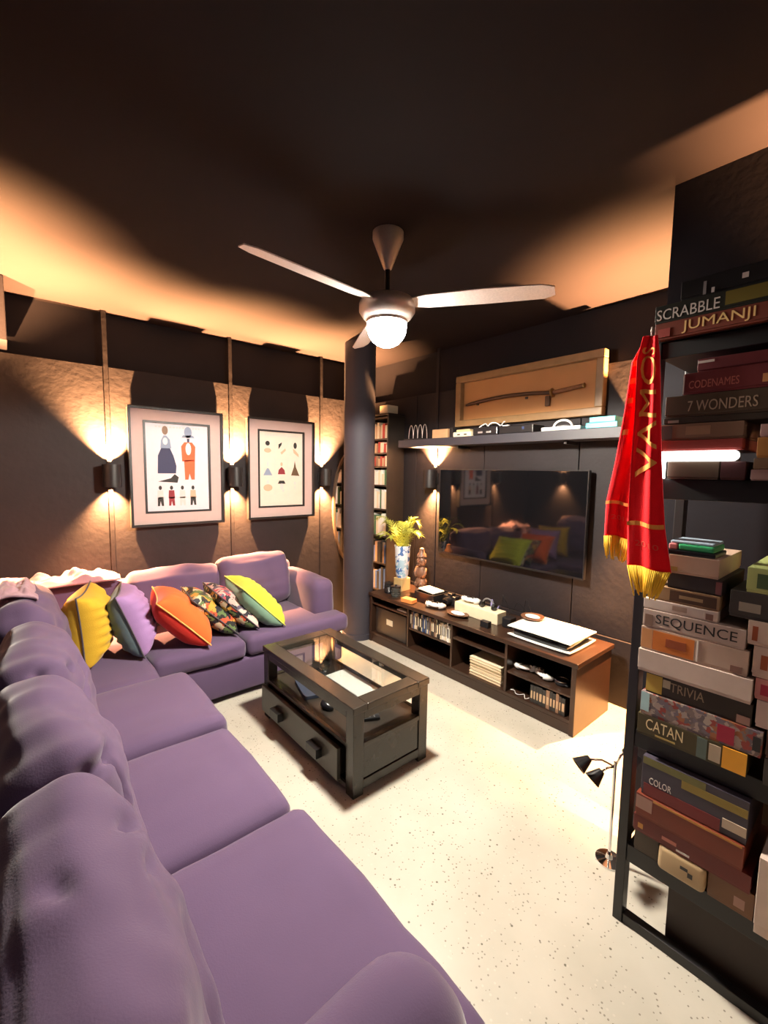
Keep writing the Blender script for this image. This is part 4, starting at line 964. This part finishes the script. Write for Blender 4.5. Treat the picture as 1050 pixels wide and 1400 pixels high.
game('pinkish beige game box under the green plastic case', .440, .313, 1.2545, 1.312, gm('pink_beige', (.55, .38, .28)), [('p', .435, .415, 1.262, 1.275, gm('gold_line', (.35, .25, .08)))], dx=.004)
t = thing('card_case', 'green and pink plastic card case on top of the left game stack', 'card case', (1.60, .385, 1.3125), None)
box('base_tray', BPLASTIC, (1.53, 1.66, .325, .447, 1.3128, 1.326), t, bevel=.003)
box('green_tray', mat('mint_plastic', (.05, .42, .16), .35), (1.535, 1.655, .330, .420, 1.3265, 1.345), t, bevel=.005)
box('pink_tray', mat('pink_plastic', (.55, .18, .18), .4), (1.535, 1.655, .422, .445, 1.3265, 1.345), t, bevel=.004)
box('blue_lid', mat('pale_blue_plastic', (.35, .45, .55), .3), (1.54, 1.65, .332, .442, 1.3455, 1.354), t, bevel=.003)
# middle bay, right stack (only its left ends are in view)
rs = [(.178, .7125, .79, (.05, .045, .04), 'dark grey game box at the bottom of the right-hand stack'),
      (.178, .7905, .868, (.10, .05, .03), 'brown game box second from the bottom of the right-hand stack'),
      (.205, .8685, .945, (.58, .46, .42), 'white game box low in the right-hand stack'),
      (.212, .9455, 1.005, (.55, .22, .20), 'pink game box in the right-hand stack'),
      (.222, 1.0055, 1.092, (.56, .42, .35), 'tall beige game box with a red mark in the right-hand stack'),
      (.238, 1.0925, 1.160, (.58, .45, .36), 'beige game box with a dark oval in the right-hand stack'),
      (.283, 1.1605, 1.235, (.04, .035, .03), 'black game box with a pale label in the right-hand stack'),
      (.250, 1.2355, 1.305, (.38, .44, .16), 'lime green game box on top of the right-hand stack')]
for k, (yl, z0, z1, c, lab) in enumerate(rs):
    pr = []
    if k == 6: pr = [('p', .262, .215, 1.18, 1.205, gm('grey_label', (.28, .25, .20)))]
    if k == 5: pr = [('p', .228, .216, 1.105, 1.145, gm('rust', (.30, .07, .02)))]
    if k == 4: pr = [('p', .205, .19, 1.03, 1.07, gm('rust', (.30, .07, .02)))]
    if k == 3: pr = [('p', .200, .18, .96, .99, gm('crimson', (.36, .02, .05)))]
    if k == 7: pr = [('p', .228, .20, 1.25, 1.29, gm('dark_green', (.06, .10, .04)))]
    game(lab, yl, -.07, z0, z1, gm('right_%d' % k, c), pr, dx=.003)
# upper bay
ub = 1.5405
game('dark brown game box at the bottom of the upper bay', .463, .335, ub, 1.592, gm('umber', (.075, .045, .026)), dx=.008)
game('dark red game box beside the dark brown one in the upper bay', .331, .275, ub, 1.592, gm('oxblood', (.05, .012, .012)), dx=.008)
tl = thing('tube_light', 'short glowing white tube light lying between the game boxes', 'tube light', (1.527, .395, 1.5925))
MB().tube([(1.5265, .478 - .175 * i / 10, 1.6085) for i in range(11)], .0145, 14).ell((1.5265, .303, 1.6085), (.0145, .0145, .0145)).build('tube', TUBE, tl, smooth='auto')
MB().box(1.520, 1.530, .466, .479, 1.541, 1.596).build('end_strip', TUBE, tl, bevel=.002)
box('batten', WHITE, (1.542, 1.60, .300, .478, 1.5925, 1.624), tl, bevel=.002)
game('red and brown flat game box above the white tube light', .482, .285, 1.6245, 1.655, gm('brick_red', (.26, .035, .025)), dx=-.002)
game('scuffed brown game box with a grey end in the upper bay', .486, .285, 1.6555, 1.703, gm('scuffed', (.20, .115, .07)), [('p', .485, .455, 1.659, 1.699, gm('slate', (.07, .065, .06))), ('p', .42, .36, 1.67, 1.695, gm('worn_tan', (.30, .17, .10)))])
game('thin black game box under the large brown one in the upper bay', .480, .150, 1.7035, 1.722, gm('near_black', (.03, .02, .012)), [('p', .468, .44, 1.707, 1.715, gm('grey_label', (.28, .25, .20)))])
game('large brown game box lettered 7 WONDERS', .478, .150, 1.7225, 1.786, gm('bronze', (.070, .045, .026)), [('text', '7 WONDERS', .420, .260, 1.738, 1.768, gm('grey_letters2', (.42, .32, .22)))])
game('dark red game box with CODENAMES on its spine', .436, .150, 1.7865, 1.848, gm('wine', (.15, .025, .028)), [('text', 'CODENAMES', .421, .304, 1.803, 1.825, gm('rose_letters', (.48, .16, .12))), ('p', .4355, .4325, 1.790, 1.845, LW), ('p', .255, .225, 1.80, 1.822, gm('peach', (.62, .30, .12)))])
game('red game box with a white corner at the top of the upper bay', .405, .150, 1.8485, 1.885, gm('plum_red', (.16, .03, .035)), [('p', .404, .365, 1.873, 1.880, LW)], dx=.006)
for k, (z0, z1, c) in enumerate(((1.5405, 1.570, (.45, .28, .26)), (1.5705, 1.600, (.30, .2, .12)), (1.6005, 1.655, (.55, .25, .06)), (1.6555, 1.690, (.58, .36, .34)))):
    game(['pink small box lowest of the four at the right edge of the upper bay', 'brown small box second lowest at the right edge of the upper bay', 'orange small box at the right edge of the upper bay', 'pale pink small box topmost at the right edge of the upper bay'][k], .262 - .004 * k, .02, z0, z1, gm('small_%d' % k, tuple(q * .7 for q in c)), depth=.12, group='small boxes in the upper bay')
# on top of the rack
game('dark red game box with JUMANJI in large letters on the rack top', .521, .150, 1.9585, 2.008, gm('maroon', (.17, .035, .018)), [('text', 'JUMANJI', .450, .282, 1.966, 2.002, LG), ('p', .512, .48, 1.966, 1.99, gm('crimson2', (.30, .05, .04)))])
game('dark green game box with SCRABBLE on the rack top', .523, .150, 2.0085, 2.060, gm('dark_bottle', (.016, .018, .012)), [('text', 'SCRABBLE', .518, .362, 2.016, 2.047, LW), ('p', .350, .155, 2.020, 2.056, gm('olive_yellow', (.16, .13, .02)))])
game('black game box with a small white square on the rack top', .460, .150, 2.0605, 2.115, gm('jet', (.010, .010, .011)), [('p', .318, .304, 2.082, 2.096, LW), ('p', .405, .398, 2.064, 2.10, gm('silver_mark', (.3, .3, .3))), ('p', .385, .378, 2.064, 2.078, LW)], dx=.004)
# lower bay
lb = .2975
t = thing('board_game', 'cream rounded game tin jutting from the bottom shelf', 'board game', (1.60, .345, lb), 'board games on the rack')
box('tin', mat('cream_tin', (.46, .33, .18), .5), (1.520, 1.66, .282, .408, lb, lb + .082), t, bevel=.014, smooth='auto', seg=4)
MB().box(1.5190, 1.5198, .325, .345, lb + .045, lb + .055).box(1.5190, 1.5198, .312, .325, lb + .030, lb + .045).build('printed_mark', LB, t)
game('low dark brown game box at the left end of the bottom shelf', .484, .412, lb, .379, gm('shadow_brown', (.05, .03, .015)), dx=.02)
game('brown game box right of the cream tin on the bottom shelf', .278, .170, lb, .379, gm('ochre_brown', (.15, .065, .025)), [('p', .215, .19, .315, .345, gm('dusty', (.35, .2, .16)))], dx=.012)
game('dark red game box with pale marks above the cream tin', .484, .180, .3795, .437, gm('blood', (.13, .014, .010)), [('p', .470, .455, .395, .412, gm('copper', (.5, .22, .05))), ('p', .40, .36, .40, .412, gm('rose_letters', (.48, .16, .12))), ('p', .36, .325, .388, .394, LW)])
game('orange-red game box with a brown top edge in the bottom bay', .480, .200, .4375, .515, gm('vermilion', (.17, .028, .010)), [('p', .479, .432, .465, .508, gm('dusty', (.35, .2, .16))), ('p', .43, .205, .506, .513, gm('copper', (.5, .22, .05)))], dx=-.004)
game('tall blue, red and gold game box lettered COLOR on the bottom bay top', .470, .198, .5155, .645, gm('midnight', (.050, .042, .062)), [('p', .468, .30, .62, .643, gm('moss', (.16, .15, .05))), ('p', .36, .20, .595, .62, gm('gold_art', (.26, .19, .04))), ('p', .462, .26, .518, .556, gm('wine2', (.16, .018, .02))), ('text', 'COLOR', .447, .385, .560, .582, LW), ('p', .255, .200, .538, .566, gm('sticker_pale', (.50, .40, .30)))], dx=.002)
game('off-white game box at the right edge of the bottom bay', .165, .02, .2975, .52, gm('offwhite', (.60, .49, .42)), depth=.2, dx=-.02) 
# dark brown open box standing on the floor in the rack's lower gap
t = thing('dark_floor_box', 'dark brown open box on the floor under the rack', 'crate', (1.75, -.15, 0))
cm_ = mat('box_brown', (.035, .022, .016), .6)
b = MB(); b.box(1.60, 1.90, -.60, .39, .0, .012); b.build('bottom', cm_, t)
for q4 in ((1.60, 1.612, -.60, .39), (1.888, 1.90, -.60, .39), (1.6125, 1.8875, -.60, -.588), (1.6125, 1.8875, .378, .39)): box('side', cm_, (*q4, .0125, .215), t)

# ================================================================== SCARF
sc = thing('scarf', 'red football scarf with yellow fringes hanging from the rack', 'scarf', (1.50, .53, 1.96))
SR = mat('scarf_red', (.85, .004, .012), .85, var=.12, scale=30, bump=.5, bscale=300, sheen=.3, spec=.2)
SY = mat('scarf_yellow', (.85, .50, .02), .8); SOr = mat('scarf_gold', (.80, .30, .05), .8)
def lerp(a, b, t): return a + (b - a) * t
def tail(path, x0, ph):
    """path rows: (z, y_left, y_right)"""
    NZ, NY = 60, 16
    def P(s, u):
        k = s * (len(path) - 1); i = min(int(k), len(path) - 2); f = k - i
        z = lerp(path[i][0], path[i + 1][0], f); a = lerp(path[i][1], path[i + 1][1], f); b = lerp(path[i][2], path[i + 1][2], f)
        y = lerp(a, b, u)
        dep = .007 * math.sin(u * 7 + ph + s * 1.2) * (1.1 - .4 * s) + .002 * math.sin(u * 15 + s * 6)
        return Vector((x0 - dep, y, z + .004 * math.sin(u * 6)))
    mb = MB(); vs = []
    for lay in (0, 1):
        for i in range(NZ + 1):
            for j in range(NY + 1):
                q = P(i / NZ, j / NY); q.x += lay * .005; vs.append(q)
    n1 = (NZ + 1) * (NY + 1); fs = []
    for i in range(NZ):
        for j in range(NY):
            a = i * (NY + 1) + j; fs += [(a, a + 1, a + NY + 2, a + NY + 1), (n1 + a, n1 + a + NY + 1, n1 + a + NY + 2, n1 + a + 1)]
    for i in range(NZ):
        for c in (0, NY): a = i * (NY + 1) + c; fs.append((a, a + NY + 1, n1 + a + NY + 1, n1 + a))
    for j in range(NY):
        for c in (0, NZ * (NY + 1)): fs.append((c + j, c + j + 1, n1 + c + j + 1, n1 + c + j))
    mb.add(vs, fs).build('knitted_tail', SR, sc, smooth=True)
    return P
def strip(P, s0, s1, u0=0.0, u1=1.0, m=SOr, name='stripe'):
    mb = MB(); n = 14; vs = []
    for i in range(n + 1):
        u = lerp(u0, u1, i / n)
        for s in (s0, s1): q = P(s, u); vs.append(q + Vector((-.0035, 0, 0)))
    mb.add(vs, [(2 * i, 2 * i + 1, 2 * i + 3, 2 * i + 2) for i in range(n)]); mb.build(name, m, sc)
def fringe(P, ln, lean, seed):
    rr = random.Random(seed); mb = MB(); n = 26
    for i in range(n):
        u = (i + .5) / n; q = P(.995, u); l = ln * rr.uniform(.85, 1.1); dy = lean * (u - .5) + rr.uniform(-.004, .004)
        mb.tube([q, q + Vector((-.002, dy * .5, -l * .5)), q + Vector((rr.uniform(-.006, .004), dy, -l))], [.0032, .0030, .0018], 5)
    o = mb.build('fringe', SY, sc, smooth=True); o['kind'] = 'stuff'
Pl = tail([(1.962, .542, .512), (1.90, .572, .515), (1.75, .585, .520), (1.60, .603, .528), (1.46, .625, .535), (1.345, .624, .522)], 1.505, 0.3)
Pr = tail([(1.965, .535, .497), (1.90, .548, .488), (1.75, .545, .477), (1.60, .548, .466), (1.40, .548, .444), (1.262, .540, .418)], 1.480, 2.2)
strip(Pl, .795, .812); strip(Pr, .795, .812)
for s in (.13, .20, .27, .35, .48): strip(Pl, s, s + .022, .10, .34, name='stripe')
fringe(Pl, .075, .02, 1); fringe(Pr, .085, .06, 2)
fringe_top = MB().tube([(1.512, .52, 1.953), (1.500, .52, 1.975), (1.488, .516, 1.99), (1.480, .514, 1.975)], .003, 8).tube([(1.512, .52, 1.953), (1.528, .52, 1.953)], .003, 8).build('hanging_loop', STEEL, sc, smooth=True)
# VAMOS, read from the bottom to the top
vs, fs = fine_word('VAMOS')
mb = MB(); out = []
for a, b, c in vs:
    s = lerp(.66, .10, a); u = lerp(.88, .14, b) 
    q = Pr(s, u); out.append(q + Vector((-.0022 - c * .0006, 0, 0)))
mb.add(out, fs).build('lettering', SOr, sc)
vs, fs = word_mesh('2010')
for PP, (sa, sb_) in ((Pl, (.90, .875)), (Pr, (.905, .88))):
    mb = MB(); mb.add([PP(lerp(sa, sb_, b), lerp(.2, .8, a)) + Vector((-.001 - c * .0004, 0, 0)) for a, b, c in vs], fs).build('faint_numerals', mat('scarf_faint', (.72, .05, .03), .8), sc)

# ================================================================== SMALL SPOT LAMP ON THE FLOOR
sl = thing('floor_lamp', 'small chrome floor lamp with three black spot heads beside the rack', 'floor lamp', (1.77, .635, 0))
lx, ly = 1.77, .640
MB().lathe((lx, ly, 0), [(0, 0), (.050, 0), (.050, .006), (.015, .014), (.010, .03), (0, .03)], 28).build('base', CHROME, sl, smooth='auto')
MB().cyl((lx, ly, .02), (lx, ly, .42), .006).build('pole', CHROME, sl, smooth='auto')
for k, (dx, dy, dz, tilt) in enumerate(((-.10, .065, .04, 0), (-.05, .035, -.02, 0), (.02, -.03, .07, 0))):
    hp = Vector((lx + dx, ly + dy, .40 + dz))
    MB().tube([(lx, ly, .40), (lx + dx * .5, ly + dy * .5, .41 + dz * .6), hp], .004, 8).build('stem', CHROME, sl, smooth=True)
    dr_ = Vector((dx, dy, -.35 * abs(dx) - .04)).normalized()
    m_ = MB(); M = Matrix.Translation(hp) @ dr_.to_track_quat('Z', 'Y').to_matrix().to_4x4()
    m_.lathe((0, 0, 0), [(0, -.012), (.012, -.010), (.016, 0), (.032, .045), (.029, .045), (.013, .002), (0, 0)], 24); m_.v = [M @ q for q in m_.v]
    m_.build('spot_head', BPLASTIC, sl, smooth='auto')
    m_ = MB(); m_.lathe((0, 0, 0), [(0, .012), (.014, .014), (.018, .024), (.012, .034), (0, .036)], 16); m_.v = [M @ q for q in m_.v]
    m_.build('bulb', mat('frosted_bulb', (.6, .42, .36), .4), sl, smooth=True)
